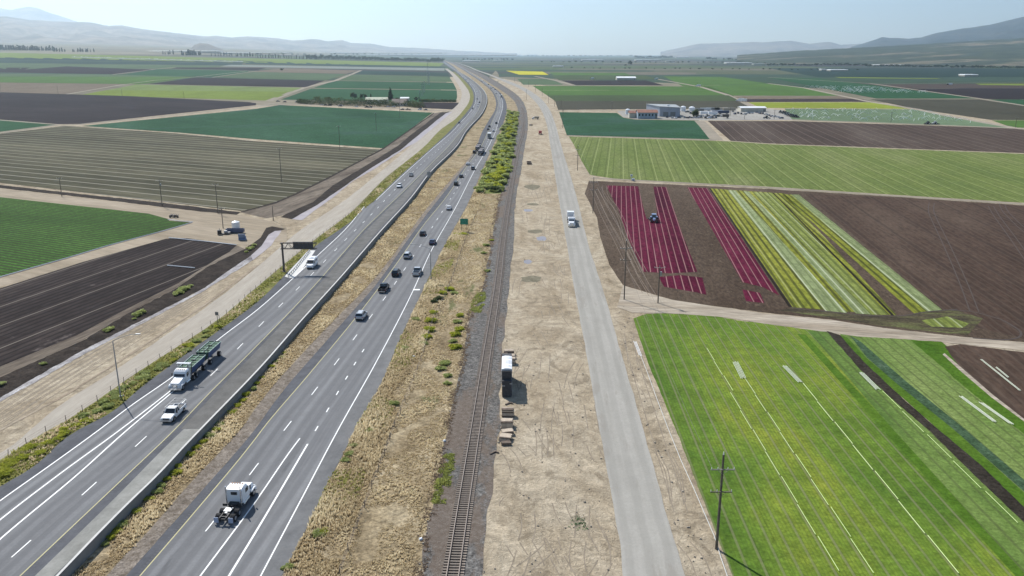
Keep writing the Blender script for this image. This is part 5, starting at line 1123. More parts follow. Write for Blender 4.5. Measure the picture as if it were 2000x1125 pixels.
pipe((1916,703),(1992,764),'white pipe bundle lying on the brown soil corner',None,n=2,name='pipe_bundle'); pipe((1945,718),(1969,738),'short white pipe bundle crossing the brown soil corner',None,n=2,name='pipe_bundle')
pipe((1240,668),(1251,696),'white pipe bundle on the dirt beside the side road',None,n=3,name='pipe_bundle',mat=TARP)
def long_pipe(pts, r, mat, label, name='water_main_pipe'):
    g=[P(*p,3.2) for p in pts]; B=g[0]; m=MB()
    for a,b in zip(g,g[1:]): m.tube(a-B+Vector((0,0,r+.03)), b-B+Vector((0,0,r+.03)), r, n=6)
    o=m.build(name,mat,loc=B); tag(o,label,'pipe')
long_pipe([(1251,694),(1265,730),(1285,785),(1305,838),(1330,900),(1355,955),(1376,1004),(1395,1048),(1408,1090),(1420,1125),(1450,1200)],.06,pmat('dull_white_pipe',(.5,.49,.45),.6),'long white water pipe along the left edge of the bright green field')
long_pipe([(330,465),(400,472),(462,479)],.15,TARP,'white pipe across the top end of the furrowed dark field'); long_pipe([(327,519),(380,524)],.14,TARP,'short white pipe lying inside the furrowed dark field')
long_pipe([(375,435),(325,450),(212,480),(140,502),(70,522),(0,542),(-80,565)],.12,pmat('blue_hose',(.28,.33,.45),.5),'pale blue hose along the lower edge of the green vegetable rows','irrigation_hose'); long_pipe([(328,429),(350,432),(377,434)],.12,TARP,'white pipe at the corner of the green vegetable rows')
# tank, trough, pump, blue bin
def tank():
    root=empty('water_tank',P(461,446,3)); tag(root,'round white water tank behind a dark blue trough','water tank'); m=MB(); m.tube((0,0,0),(0,0,2.3),1.35,n=24); m.build('tank_shell',WHITE,root); m=MB(); m.tube((0,0,2.3),(0,0,2.7),1.35,.35,n=24); m.build('tank_lid',WHITE,root)
tank()
m=MB(); m.box((0,0,.9),(5.8,1.6,.12)); 
for a,b,c_,d in ((0,-.8,5.8,.1),(0,.8,5.8,.1)): m.box((a,b,.95),(c_,d,1.2))
m.box((-2.9,0,.95),(.1,1.6,1.2)); m.box((2.9,0,.95),(.1,1.6,1.2)); m.box((0,0,.3),(5.2,1,.3),1)
o=m.build('blue_trough',[pmat('trough_blue',(.05,.07,.14),.5),BLK],loc=P(460,455,3)); tag(o,'dark blue trough in front of the white water tank','trough')
def pump():
    root=empty('pump_engine',P(437,458,3),.2); tag(root,'black pump engine on a skid beside the blue trough','pump'); m=MB(); m.box((-1.3,0,.95),(1.2,1.3,1.3)); m.box((0,0,.3),(4,1.2,.2)); m.build('engine_block',BLK,root); m=MB(); m.tube((.2,0,.9),(1.2,0,.9),.5,n=10); m.tube((1.2,0,.7),(2.2,0,.7),.2,n=8); m.build('pump_housing',STEEL,root)
    m=MB(); m.tube((-1.3,.3,1.5),(-1.3,.3,2.2),.08,n=6); m.build('exhaust_pipe',STEELD,root)
pump()
m=MB(); m.box((0,0,1.15),(2.3,.12,2.1),rx=.35); m.box((0,.4,.2),(2.3,1.5,.3)); m.box((-1.1,.35,.8),(.08,.9,1.2)); m.box((1.1,.35,.8),(.08,.9,1.2)); o=m.build('blue_bin',pmat('bin_blue',(.17,.23,.36),.6,noise=.1),loc=P(473,469,3)); tag(o,'blue grey open bin at the bend of the drain','bin')
m=MB()
for i in range(5): m.box((-1.5+i*.7,R.uniform(-.5,.5),.5+.2*(i%2)),(.5,.8,.9),rz=R.random()); m.tube((-1.5+i*.7,0,.8),(-1+i*.7,.6,1.4),.06,n=4)
o=m.build('scrap_heap',STEELD,loc=P(340,425,3)); tag(o,'low heap of pipe fittings beside the dirt track','scrap heap')
m=MB(); m.tube((0,0,0),(0,0,3.0),.12,n=6); m.box((0,0,2.6),(1.0,.5,.8)); m.box((0.9,0,.6),(1.2,.8,1.0)); o=m.build('wind_machine',pmat('pale_blue_metal',(.4,.45,.55),.5),loc=P(1233,353,3.5)); tag(o,'pale blue pump stand at the top edge of the red lettuce parcel','pump')
# ------------------------------------------------------------------ hills
def hills(name, prof, Db, Dr, mat, amp=.16, nfreq=.0011, x0=-500, x1=2500, step=5, rows_=26, seed=0, power=1.25, label=None):
    c = Curve([(y, x) for x, y in prof]); prof = sorted(prof); px = np.array([p[0] for p in prof], float); py = np.array([p[1] for p in prof], float)
    xs_ = np.arange(max(x0, px[0]), min(x1, px[-1]) + 1, step); V = []; n = rows_
    FW = F*C_ + 457.5*S_
    for x in xs_:
        r = (x - 1000) / FW; y = float(np.interp(x, px, py)); y -= mnoise.noise(Vector((x*.05, seed, 0))) * .7 + mnoise.noise(Vector((x*.17, seed, 4))) * .35
        db = float(np.interp(x, Db[0], Db[1])); dr = float(np.interp(x, Dr[0], Dr[1]))
        zr = H + dr * ((HOR - y) / FW) * 1.0
        for j in range(n + 1):
            t = j / n * 1.35; Y = db + (dr - db) * t; X = r * Y; zb = terr(r*db, db) - 12
            tt = t if t <= 1 else 2 - t
            z = zb + (zr - zb) * max(0, tt) ** power
            m_ = math.sin(min(1, t) * math.pi) if t <= 1 else 0
            q = Vector((X * nfreq, Y * nfreq * .8, seed)); d = 1 - abs(mnoise.noise(q)) * 2
            z += (zr - zb) * amp * m_ * (d - .6 + .5 * mnoise.noise(q * 3.1) + .25 * mnoise.noise(q * 8))
            V.append((X, Y, z))
    m = n + 1; Fc = [[i*m+j, (i+1)*m+j, (i+1)*m+j+1, i*m+j+1] for i in range(len(xs_)-1) for j in range(n)]
    o = struct(mk(name, V, Fc, mat, smooth=True)); 
    if label: o['label'] = label
    return o
HILLT = G('dry_hill_grass', [(.32,(.13,.12,.10)),(.45,(.24,.20,.16)),(.60,(.36,.29,.22)),(.75,(.17,.15,.12))], scale=.0012, heading=20, stretch=2, fine=.012, fineamt=.2, mid=.004, midamt=.25, bump=0)
HILLG = G('scrub_hill', [(.32,(.03,.042,.04)),(.5,(.05,.06,.055)),(.68,(.10,.095,.08))], scale=.0016, heading=0, stretch=1.5, fine=.012, fineamt=.25, mid=.004, midamt=.3, bump=0)
FAN = G('fan_fields', [(.30,(.035,.05,.035)),(.44,(.07,.085,.045)),(.50,(.035,.05,.035)),(.56,(.075,.09,.05)),(.62,(.26,.21,.15)),(.67,(.06,.075,.04)),(.8,(.12,.14,.06))], scale=.0026, heading=75, stretch=3.5, fine=.02, fineamt=.3, mid=.009, midamt=.35, bump=0)
hills('hills', [(-500,40),(-300,28),(-150,34),(0,17),(18,20),(37,23),(55,19),(72,17),(88,20),(105,27),(125,33),(160,45),(220,56),(330,70)], ([-500,330],[21000,21000]), ([-500,330],[27000,27000]), HILLT, seed=3)
hills('hills', [(-500,20),(-250,40),(-100,30),(0,35),(25,35),(62,41),(112,44),(155,46),(185,46),(220,53),(245,52),(287,59),(332,64),(400,72),(425,71),(457,74),(487,72),(537,75),(575,80),(617,77),(640,81),(670,79),(685,84),(725,86),(762,92),(837,95),(900,99),(960,102.5),(1010,104)],
  ([-500,300,600,1000],[7500,10000,14000,20000]), ([-500,300,600,1000],[14000,16500,20000,26000]), HILLT, amp=.2, seed=8)
hills('hills', [(372,97),(382,88),(392,84.5),(408,86),(425,93),(440,97.5)], ([372,440],[7400,7400]), ([372,440],[8200,8200]), HILLT, seed=5)
hills('hills', [(1290,101),(1320,95),(1362,86),(1400,85),(1450,83),(1500,82.5),(1542,80),(1580,86),(1617,82),(1640,88),(1680,86),(1760,88),(1900,92)], ([1290,1900],[18000,18000]), ([1290,1900],[24000,22000]), HILLT, seed=12)
hills('hills', [(1660,92),(1682,86),(1697,81),(1720,73),(1735,75),(1770,76),(1795,74),(1825,65),(1862,59),(1900,54),(1925,50),(1950,44),(1987,35),(2000,35),(2060,30),(2200,45),(2500,20)], ([1660,2500],[9000,8200]), ([1660,2500],[16000,13500]), HILLG, amp=.2, seed=15)
hills('foothills', [(1440,107.5),(1480,104.5),(1560,99),(1640,95),(1740,90),(1860,83),(2000,75),(2200,64),(2500,50)], ([1440,2500],[4600,3600]), ([1440,2500],[8200,7800]), FAN, amp=.03, seed=21, power=1.0)

# ------------------------------------------------------------------ foliage
def leafmat(name, ramp, rough=.8):
    m = bpy.data.materials.new(name); m.use_nodes = True; nt = m.node_tree; b = nt.nodes['Principled BSDF']; b.inputs['Roughness'].default_value = rough; b.inputs['Specular IOR Level'].default_value = .15
    a = _n(nt, 'ShaderNodeAttribute', attribute_name='rnd'); cr = _n(nt, 'ShaderNodeValToRGB'); e = cr.color_ramp.elements
    while len(e) < len(ramp): e.new(.5)
    for i, (p, c) in enumerate(ramp): e[i].position = p; e[i].color = (*c, 1)
    nt.links.new(a.outputs['Fac'], cr.inputs[0]); nt.links.new(cr.outputs[0], b.inputs['Base Color'])
    tr = _n(nt, 'ShaderNodeBsdfTranslucent'); ms = _n(nt, 'ShaderNodeMixShader'); ms.inputs[0].default_value = .6; nt.links.new(cr.outputs[0], tr.inputs[0])
    nt.links.new(b.outputs[0], ms.inputs[1]); nt.links.new(tr.outputs[0], ms.inputs[2]); nt.links.new(ms.outputs[0], nt.nodes['Material Output'].inputs['Surface'])
    MATS[name] = m; return m
LF_DARK = leafmat('dark_foliage', [(0,(.018,.032,.014)),(.6,(.04,.06,.024)),(1,(.075,.095,.04))])
LF_EUC = leafmat('eucalyptus_foliage', [(0,(.02,.03,.018)),(.6,(.04,.055,.03)),(1,(.07,.085,.05))])
LF_BUSH = leafmat('olive_bush_foliage', [(0,(.20,.24,.07)),(.5,(.36,.41,.14)),(1,(.54,.58,.26))])
LF_MUST = leafmat('mustard_foliage', [(0,(.20,.24,.03)),(.5,(.40,.43,.05)),(1,(.56,.55,.08))])
LF_HEDGE = leafmat('hedge_foliage', [(0,(.03,.045,.02)),(.6,(.07,.095,.038)),(1,(.14,.165,.07))])
LF_GRASS = leafmat('dry_grass_blades', [(0,(.28,.21,.12)),(.3,(.48,.38,.23)),(.65,(.64,.54,.35)),(1,(.77,.68,.48))])
LF_GREENG = leafmat('green_grass_blades', [(0,(.13,.14,.04)),(.5,(.30,.30,.09)),(1,(.46,.42,.16))])
def leaves(blobs, n, size, seed, aspect=1.0):
    """leaf quads spread through ellipsoid blobs [(cx,cy,cz,rx,ry,rz)]"""
    g = np.random.default_rng(seed); bl = np.array(blobs, float); w_ = (bl[:,3]*bl[:,4]*bl[:,5])**.7; w_ /= w_.sum()
    k = g.choice(len(bl), n, p=w_); d = g.normal(size=(n,3)); d /= np.linalg.norm(d,axis=1)[:,None]; rr = g.random(n)**.45
    c = bl[k,:3] + d*bl[k,3:]*rr[:,None]
    a = g.normal(size=(n,3)); a /= np.linalg.norm(a,axis=1)[:,None]; b = np.cross(a, g.normal(size=(n,3))); b /= np.linalg.norm(b,axis=1)[:,None]
    s = size*(.6+.8*g.random(n))[:,None]; a = a*s; b = b*s*aspect
    v = np.stack([c-a-b*.3, c+b, c+a-b*.3, c-b*.8], 1).reshape(-1,3); f_ = np.arange(4*n).reshape(-1,4)
    rn = np.clip(.5*g.random(n)+.5*g.random(len(bl))[k], 0, 1); return v, f_, np.repeat(rn, 4)
def tree_proto(name, kind, h, seed, mat):
    g = random.Random(seed); bl = []
    if kind == 'tall':
        for i in range(9): z = h*(.22+.75*i/8); rr = h*.13*(1.1-.5*i/8)*g.uniform(.7,1.25); bl.append((g.uniform(-.07,.07)*h, g.uniform(-.07,.07)*h, z, rr, rr, h*.1))
    elif kind == 'pine':
        for i in range(11): z = h*(.15+.83*i/10); rr = h*.36*(1.05-i/10)*g.uniform(.75,1.1)+.3; bl.append((g.uniform(-.03,.03)*h, g.uniform(-.03,.03)*h, z, rr, rr, h*.035))
    else:
        for i in range(12): a = g.uniform(0,6.28); q = g.uniform(.05,.33)*h; bl.append((math.cos(a)*q, math.sin(a)*q, h*g.uniform(.35,.85), h*g.uniform(.13,.24), h*g.uniform(.13,.24), h*g.uniform(.10,.18)))
    v, f_, rn = leaves(bl, 1100 if kind != 'pine' else 1700, h*.032, seed)
    t = empty(name, (0,0,0)); fastmesh('crown', v, f_, mat, t, rn, 4)
    m = MB(); m.tube((0,0,-.5),(0,0,h*.5),h*.025,h*.015,7)
    for i in range(5): a = g.uniform(0,6.28); m.tube((0,0,h*(.2+.06*i)),(math.cos(a)*h*.16,math.sin(a)*h*.16,h*(.4+.08*i)),h*.011,h*.005,5)
    m.build('trunk', TIMB, t); index_children(t); t.location = (0,-3000,0); return t
PT = {k: [tree_proto({'tall':'eucalyptus_tree','round':'broadleaf_tree','pine':'pine_tree'}[k], k, 10, 40+i*7+len(k), LF_EUC if k == 'tall' else LF_DARK) for i in range(n)] for k, n in (('tall',4),('round',3),('pine',1))}
USED = set()
def tree(kind, x, yb, yt, label, group=None, wide=1.0, layer=1):
    p = R.choice(PT[kind]); o = copy_tree(p)
    b = P(x, yb, layer); t = (-F*S_ - (yt-562.5)*C_) / (F*C_ - (yt-562.5)*S_); h = max(3, H + b.y*t - b.z)
    o.location = b; s = h/10; o.scale = (s*wide, s*wide, s); o.rotation_euler = (0,0,R.uniform(0,6.28)); tag(o, label, 'tree', group); return o
def trow(x0, x1, n, yb, ht, label, group, kind='tall', wide=1.0, gaps=()):
    for i in range(n):
        x = x0 + (x1-x0)*(i+R.uniform(-.35,.35))/max(1,n-1)
        if any(a < x < b for a, b in gaps): continue
        y = yb(x); tree(kind, x, y, y - ht*R.uniform(.65,1.15), label, group, wide*R.uniform(.8,1.3))
e1 = 'tall dark tree in the long row below the pale hills'
trow(-60,102,48, lambda x: 98.5+max(0,x)*.012, 9.5, e1, 'trees in the row at the foot of the hills', wide=1.5)
trow(105,182,16, lambda x: 101+x*.006, 8, 'lower dark tree at the ragged end of the long row', 'trees at the ragged end of the long row', wide=1.4, gaps=((128,135),))
trow(319,338,5, lambda x: 107, 9, 'tall tree in the first small clump past the lime field', 'first clump past the lime field', wide=1.1)
trow(356,391,11, lambda x: 109, 10.5, 'tall tree in the dense second clump past the lime field', 'second clump past the lime field', wide=1.2)
trow(415,500,16, lambda x: 110.5+(x-415)*.01, 8, 'slim tree in the loose row past the two clumps', 'loose row past the two clumps', wide=.9)
trow(503,620,24, lambda x: 113.5+(x-503)*.03, 8.5, 'slim tree in the row leading to the dark belt', 'row leading to the dark belt', wide=.9)
trow(600,862,64, lambda x: 116+(x-600)*.026, 9.5, 'dark tree in the dense belt left of the far freeway', 'dense belt left of the far freeway', kind='round', wide=1.25)
trow(845,864,5, lambda x: 123, 10, 'dark tree at the end of the belt beside the far freeway', 'end of the dense belt', kind='round', wide=1.1)
trow(1242,1312,22, lambda x: 114, 5.5, 'hazy tree in the low far wood behind the plain', 'low far wood behind the plain', kind='round', wide=1.5)
tree('round',1230,129.5,117.5,'lone tall tree standing far out in the right plain'); tree('round',1222,129.5,125,'small tree at the foot of the lone tall tree',wide=1.6)
trow(1380,1500,22, lambda x: 117+ (x-1380)*.02, 5.5, 'hazy tree in the broken line past the low far wood', 'broken line past the low far wood', kind='round', wide=1.5, gaps=((1400,1412),(1440,1452)))
trow(1500,1690,34, lambda x: 129, 6, 'dark tree in the scrubby line at the near edge of the foothills', 'scrubby line below the foothills', kind='round', wide=1.6)
trow(1690,2060,64, lambda x: 131+(x-1690)*.012, 6.5, 'dark tree in the long river belt below the foothills', 'river belt below the foothills', kind='round', wide=1.7)
trow(1560,1960,26, lambda x: 122-(x-1560)*.012, 4.5, 'small hazy tree in the upper line on the foothills', 'upper line on the foothills', kind='round', wide=1.7)
trow(1060,1490,34, lambda x: 122+(x-1060)*.004, 3.6, 'tiny dark tree scattered across the middle of the right plain', 'scattered across the right plain', kind='round', wide=1.8)
trow(1120,1680,30, lambda x: 134+(x-1120)*.006, 3.2, 'tiny bush like tree along the tracks of the right plain', 'along the tracks of the right plain', kind='round', wide=2.0)
trow(905,1000,14, lambda x: 117.5, 3.6, 'tiny hazy tree in the flat distance above the freeway', 'flat distance above the freeway', kind='round', wide=1.6)
trow(1015,1230,26, lambda x: 110.5, 3.2, 'tiny hazy tree along the horizon of the plain', 'along the horizon of the plain', kind='round', wide=2.0)
trow(440,860,30, lambda x: 107.5, 3.6, 'tiny hazy tree in the mist behind the dark belt', 'mist behind the dark belt', kind='round', wide=1.8)
# farmhouse trees
tree('round',690,196.5,179.5,'big round tree behind the hedge, left of the other farm trees',wide=1.1); tree('round',707,196,182.5,'slimmer tree just right of the big round tree',wide=.8); tree('round',714,196,183.5,'small tree beside the long green roofed shed',wide=.8)
tree('tall',725,195,184,'thin tree rising behind the long green roofed shed'); tree('pine',763,197,171.5,'tall layered conifer beside the farmhouse, tallest of all',wide=.85); tree('round',757,199,189,'bushy tree at the foot of the tall conifer',wide=1.5); tree('round',775,198.5,190,'broad dark tree right of the tall conifer',wide=1.6)
tree('round',620,200,187,'dark tree poking above the left part of the hedge',wide=1.1); tree('round',642,201,188.5,'flat topped dark tree in the middle of the hedge',wide=1.7); tree('round',814,199.5,188.5,'tree by the dark ploughed strip right of the farmhouse',wide=1.2)
tree('round',588,201.5,193,'small tree at the left end of the farm hedge',wide=1.4); tree('round',137+413,134+4,133,'dark tree beside the far fallow field',wide=2.4,layer=3)
def blobrow(p0, p1, n, rad, hgt, seed):
    g = random.Random(seed); a = P(*p0, 2); b = P(*p1, 2); bl = []
    for i in range(n):
        q = (b - a)*((i+.5)/n); r_ = rad*g.uniform(.75,1.3); hh = hgt*g.uniform(.7,1.2); bl.append((q.x, q.y+g.uniform(-.3,.3)*rad, q.z+hh*.42, r_, r_, hh*.55))
    return a, bl
def hedge(p0, p1, n, rad, hgt, dens, label, mat=LF_HEDGE, size=.4):
    a, bl = blobrow(p0, p1, n, rad, hgt, n); v, f_, rn = leaves(bl, dens, size, n); o = fastmesh('hedge', v, f_, mat, None, rn, 4); o.location = a; tag(o, label, 'hedge')
hedge((603,203.5),(775,209),30,5.5,9,9000,'long dark clipped hedge in front of the farm trees'); hedge((582,201.5),(604,203.5),5,4,6,1500,'lower dark hedge at the left end of the farm'); hedge((795,208),(824,211),6,5.5,8,2500,'pale topped hedge right of the brown roofed farmhouse')
hedge((818,199),(890,199.5),18,3,4,2500,'low ragged hedge between the teal field and the dark ploughed strip')

# ------------------------------------------------------------------ bushes and weeds near the roads
def bush_proto(seed, mat):
    g = random.Random(seed); bl = [(g.uniform(-.5,.5), g.uniform(-.5,.5), g.uniform(.3,.75), g.uniform(.3,.6), g.uniform(.3,.6), g.uniform(.25,.45)) for _ in range(8)]
    v, f_, rn = leaves(bl, 900, .10, seed); return fastmesh('bush', v, f_, mat, None, rn, 4)
BP = {k: [bush_proto(s, m) for s in (1,2,3)] for k, m in (('olive',LF_BUSH),('mustard',LF_MUST),('dark',LF_HEDGE))}
for k in BP:
    for o in BP[k]: o.location = (0,-3000,0)
def bush(kind, x, y, s, h, label, group, layer=2):
    o = R.choice(BP[kind]).copy(); sc.collection.objects.link(o); o.location = P(x, y, layer); o.scale = (s, s, h); o.rotation_euler = (0,0,R.uniform(0,6.28)); tag(o, label, 'bush', group); return o
for i in range(230):
    y = 219 + 158 * (i/230)**1.1; a = C['RPR'](y) + 3.5 + (y-219)*.03; b = C['BL'](y) - 1.0; t = R.random(); x = a + (b-a)*t
    mu = (.3 < t < .85) and (R.random() < (.75 if (330 < y < 365 or 232 < y < 262) else .25)); k = 'mustard' if mu else ('dark' if R.random() < .06 else 'olive'); s = R.uniform(1.5,3.0)
    bush(k, x, y, s, s*R.uniform(.6,.95), {'mustard':'yellow green mustard bush in the thicket between freeway and railway','olive':'olive green bush in the thicket between freeway and railway','dark':'dark green bush in the thicket between freeway and railway'}[k], k+' bushes of the railway thicket')
for x, y, s, k in ((905,459,2.0,'mustard'),(892,458,1.4,'mustard'),(856,585,1.7,'dark'),(848,590,1.4,'dark'),(866,573,1.6,'mustard'),(878,566,1.8,'mustard'),(888,574,1.5,'olive'),(862,560,1.2,'dark'),(846,612,1.6,'mustard'),(842,628,1.9,'mustard'),(838,645,1.9,'mustard'),(834,660,1.8,'mustard'),(828,672,1.4,'olive'),(899,617,1.5,'mustard'),(893,630,1.5,'olive'),(898,645,1.7,'mustard'),(890,655,1.7,'mustard'),(884,668,1.3,'olive'),(890,680,1.9,'mustard'),(868,712,1.7,'olive'),(862,722,1.5,'olive'),(875,735,1.2,'olive'),(874,750,1.1,'olive'),(950,480,1.6,'olive'),(945,495,1.4,'olive'),(952,530,1.3,'olive'),(960,470,1.2,'mustard'),(620,1045,1.2,'olive'),(632,1040,1.0,'mustard'),(690,872,1.0,'olive'),(683,888,1.1,'olive'),(675,900,1.0,'olive'),(563,1110,1.0,'dark'),(790,682,1.3,'dark'),(812,625,1.5,'olive'),(722,842,1.2,'dark'),(770,790,1.3,'dark')):
    if k == 'dark' and not 840 < x < 870: k = 'olive'
    bush(k, x, y, s*.85, s*.42, {'mustard':'yellow green weed bush in the dry grass beside the railway','olive':'green weed bush in the dry grass beside the railway','dark':'dark weedy bush in the dry grass beside the right carriageway'}[k], k+' weed bushes in the dry grass')
for i in range(34):
    y = 690 + 400*(i/34)**1.1; 
    if R.random() < .2: continue
    x = C['BB'](y) + R.uniform(5, 13)
    bush('mustard' if R.random() < .6 else 'olive', x, y, R.uniform(.6,1.1), R.uniform(.3,.55), 'small green weed clump growing along the foot of the concrete barrier', 'weed clumps along the concrete barrier')
for x, y, s in ((487,488,2.2),(492,485,2.0),(497,480,1.8),(481,493,1.5),(350,573,2.6),(357,568,2.8),(364,565,2.4),(343,577,1.8),(268,617,2.4),(275,612,2.2),(262,624,1.2),(210,647,2.0),(217,643,1.8),(84,712,1.4),(3,752,1.8),(372,560,1.6)):
    bush('olive', x, y, s*.55, s*.36, 'green bush growing on the dark bank of the drain', 'bushes on the drain bank', 3)
for i in range(46):
    y = 640 + 420*(i/46); a, b = C['FR'](y), C['PL'](y); x = a + (b-a)*R.uniform(.3,.85)
    bush('mustard' if y > 820 or R.random() < .25 else 'olive', x, y, R.uniform(.9,1.7), R.uniform(.35,.65), 'roadside weed clump between the frontage fence and the freeway', 'weed clumps beside the frontage fence', 3)

# grass: blades in tufts
def tufts(name, cl, cr, y0, y1, dens, hmin, hmax, mat, label, clump=.25, thr=-.1, layer=1.7, bladew=.075, seed=1, lean=.35):
    g = np.random.default_rng(seed); Y0, Y1 = P(1000,y1,0).y, P(1000,y0,0).y; co = []; rn = []
    Y = Y0
    while Y < Y1:
        dY = .8; y = rowof(Y); a, b = P(cl(y), y, layer), P(cr(y), y, layer); wd = (b-a).length
        d = dens*min(1, (120/Y))**1.3; n = int(wd*dY*d + g.random())
        if n > 0:
            t = g.random(n); X = a.x + (b.x-a.x)*t; YY = Y + g.random(n)*dY
            for i in range(n):
                q = mnoise.noise(Vector((X[i]*clump, YY[i]*clump*.6, seed)))
                if q < thr: continue
                h = hmin + (hmax-hmin)*min(1, max(0, (q-thr)*1.6))*g.uniform(.6,1.1); z = a.z
                for k in range(4):
                    an = g.uniform(0, 6.283); ln = g.uniform(0, lean)*h*2 ; w2 = bladew*(1+Y/140)
                    dx, dy = math.cos(an)*w2, math.sin(an)*w2; ox, oy = g.normal(0,.12,2)
                    co += [(X[i]+ox-dx, YY[i]+oy-dy, z), (X[i]+ox+dx, YY[i]+oy+dy, z), (X[i]+ox+g.normal(0,.4)*ln+ln*.3, YY[i]+oy+g.normal(0,.4)*ln-ln*.3, z+h*g.uniform(.6,1))]
                    r0 = min(1, max(0, .45+.7*q+g.uniform(-.3,.3))); rn += [r0*.6, r0*.6, min(1, r0*1.1)]
        Y += dY
    n = len(co)//3; o = fastmesh(name, np.array(co), np.arange(3*n).reshape(-1,3), mat, None, np.array(rn), 3); tag(o, label, None, None, 'stuff'); return o
VB = C['RPR']; BLc = C['BL']
tufts('dry_grass', shift(VB, 3), lambda y: BLc(y)-2, 380, 1200, 6.5, .12, .42, LF_GRASS, 'dry golden grass between the right carriageway and the railway', seed=3, thr=-.25)
tufts('tall_grass', shift(VB, 2), between(VB, BLc, .4), 370, 1200, 11.0, .35, .95, LF_GRASS, 'tall pale grass along the edge of the right carriageway', clump=.14, thr=-.22, seed=11)
tufts('green_grass', shift(VB, 1), between(VB, BLc, .32), 450, 1200, 6.0, .3, .8, LF_GREENG, 'greenish tall grass mixed along the edge of the right carriageway', clump=.1, thr=.05, seed=21)
gp = Curve([(843,985),(848,960),(856,920),(868,892)]); gq = Curve([(868,985),(878,950),(884,915),(887,890)])
tufts('green_weeds', gp, gq, 891, 984, 26, .15, .4, leafmat('low_weed_blades',[(0,(.17,.2,.05)),(1,(.38,.40,.12))]), 'patch of low green weeds on the ballast edge', thr=-.18, clump=.8, layer=2)
gp = Curve([(918,608),(922,590),(932,572)]); gq = Curve([(938,612),(947,590),(948,572)])
tufts('green_weeds', gp, gq, 572, 611, 26, .15, .4, MATS['low_weed_blades'], 'round patch of low green weeds beside the railway', thr=-.18, clump=.8, layer=2)
gp = Curve([(1113,1035),(1118,1010)]); gq = Curve([(1150,1037),(1140,1010)])
tufts('green_weeds', gp, gq, 1010, 1036, 7, .1, .25, leafmat('blue_weed_blades',[(0,(.12,.18,.09)),(1,(.2,.27,.15))]), 'small grey green weed patch on the bare dirt beside the side road', thr=-.2, clump=.8, layer=2)
tufts('dry_grass', lambda y: C['BB'](y)+4, lambda y: C['GR'](y)-1, 330, 1200, 8, .2, .6, LF_GRASS, 'dry golden grass on the median between the carriageways', thr=-.3, clump=.2, seed=31)
tufts('roadside_grass', lambda y: C['FR'](y)+4, lambda y: C['PL'](y)-2, 300, 1200, 7, .25, .8, LF_GREENG, 'olive grass between the frontage fence and the left carriageway', thr=-.2, clump=.2, seed=41, layer=3.2)
tufts('roadside_grass', lambda y: C['FR'](y)+4, lambda y: C['PL'](y)-3, 300, 1200, 4, .25, .8, LF_GRASS, 'dry pale grass between the frontage fence and the left carriageway', thr=-.05, clump=.13, seed=47, layer=3.2)

tufts('brown_weeds', lambda y: BLc(y)-12*(y/900), lambda y: BLc(y)+9*(y/900), 380, 1200, 9, .1, .35, leafmat('brown_weed_blades',[(0,(.12,.09,.07)),(.5,(.24,.18,.13)),(1,(.38,.30,.2))]), 'low reddish brown weeds along the edge of the ballast', thr=-.15, clump=.4, layer=2.1, seed=61)
# litter and small stones
g2 = random.Random(4); m = MB()
for i in range(260):
    y = g2.uniform(380,1120); side = g2.random()
    if side < .45: x = g2.uniform(C['BR'](y)+2, C['SL'](y)-3)
    elif side < .75: x = g2.uniform(C['SR'](y)+3, C['SR'](y)+50*(y/900))
    else: x = g2.uniform(C['BL'](y)-6, C['BL'](y)+6)
    s = g2.uniform(.08,.3); m.box(P(x,y,2.2)+Vector((0,0,s*.25)), (s,s*g2.uniform(.6,1.2),s*.6), rz=g2.random()*3, taper=.6)
o = m.build('scattered_rubble', pmat('stone', (.33,.28,.22), .9, noise=.3)); tag(o, 'small stones and clods scattered on the bare dirt', kind='stuff')
for i, (x, y, l) in enumerate(((348,915,'white litter scrap by the concrete barrier weeds'),(868,862,'white litter scrap lying on the ballast edge'),(822,1054,'white litter scrap beside the dark brush at the ballast'),(808,697,'white litter scrap in the tall roadside grass'))):
    m = MB(); m.box((0,0,.15),(.45,.35,.2),rz=.5,taper=.7); o = m.build('litter_scrap', WHITE, loc=P(x,y,2.4)); tag(o, l, 'litter')

# ------------------------------------------------------------------ farm buildings
def gable(x0, x1, ybase, h, depth, wall, roof, label, eave=.5, rise=1.6, nwin=0, name='farm_building', rz=0.0, door=True):
    a, b = P(x0, ybase, 3), P(x1, ybase, 3); L_ = (b-a).length; c = (a+b)/2; root = empty(name, c, rz); tag(root, label, 'building'); W = L_/2; D = depth
    m = MB(); m.add([Vector((-W,0,0)),Vector((W,0,0)),Vector((W,D,0)),Vector((-W,D,0)),Vector((-W,0,h)),Vector((W,0,h)),Vector((W,D,h)),Vector((-W,D,h)),Vector((-W,D/2,h+rise)),Vector((W,D/2,h+rise))],[[0,1,5,4],[1,2,6,9,5],[2,3,7,6],[3,0,4,8,7]]); w_ = m.build('wall', wall, root)
    m = MB(); e = eave; k = rise/(D/2)
    for s in (-1,1):
        y0 = -e if s < 0 else D+e; z0 = h - e*k
        m.add([Vector((-W-e,y0,z0+.05)),Vector((W+e,y0,z0+.05)),Vector((W+e,D/2,h+rise+.05)),Vector((-W-e,D/2,h+rise+.05)),Vector((-W-e,y0,z0+.25)),Vector((W+e,y0,z0+.25)),Vector((W+e,D/2,h+rise+.25)),Vector((-W-e,D/2,h+rise+.25))],[[0,1,5,4],[4,5,6,7],[0,3,2,1],[1,2,6,5],[3,0,4,7]])
    m.build('roof', roof, root)
    for i in range(nwin):
        x = -W + L_*(i+.5)/nwin; q = MB(); q.box((x,-.06,h*.62),(L_/nwin*.4,.1,h*.35)); q.build('window', GLASS, root)
    if door: q = MB(); q.box((W*.86,-.05,h*.36),(min(2.5,L_*.1),.1,h*.72)); q.build('door', GREYP, root)
    return root
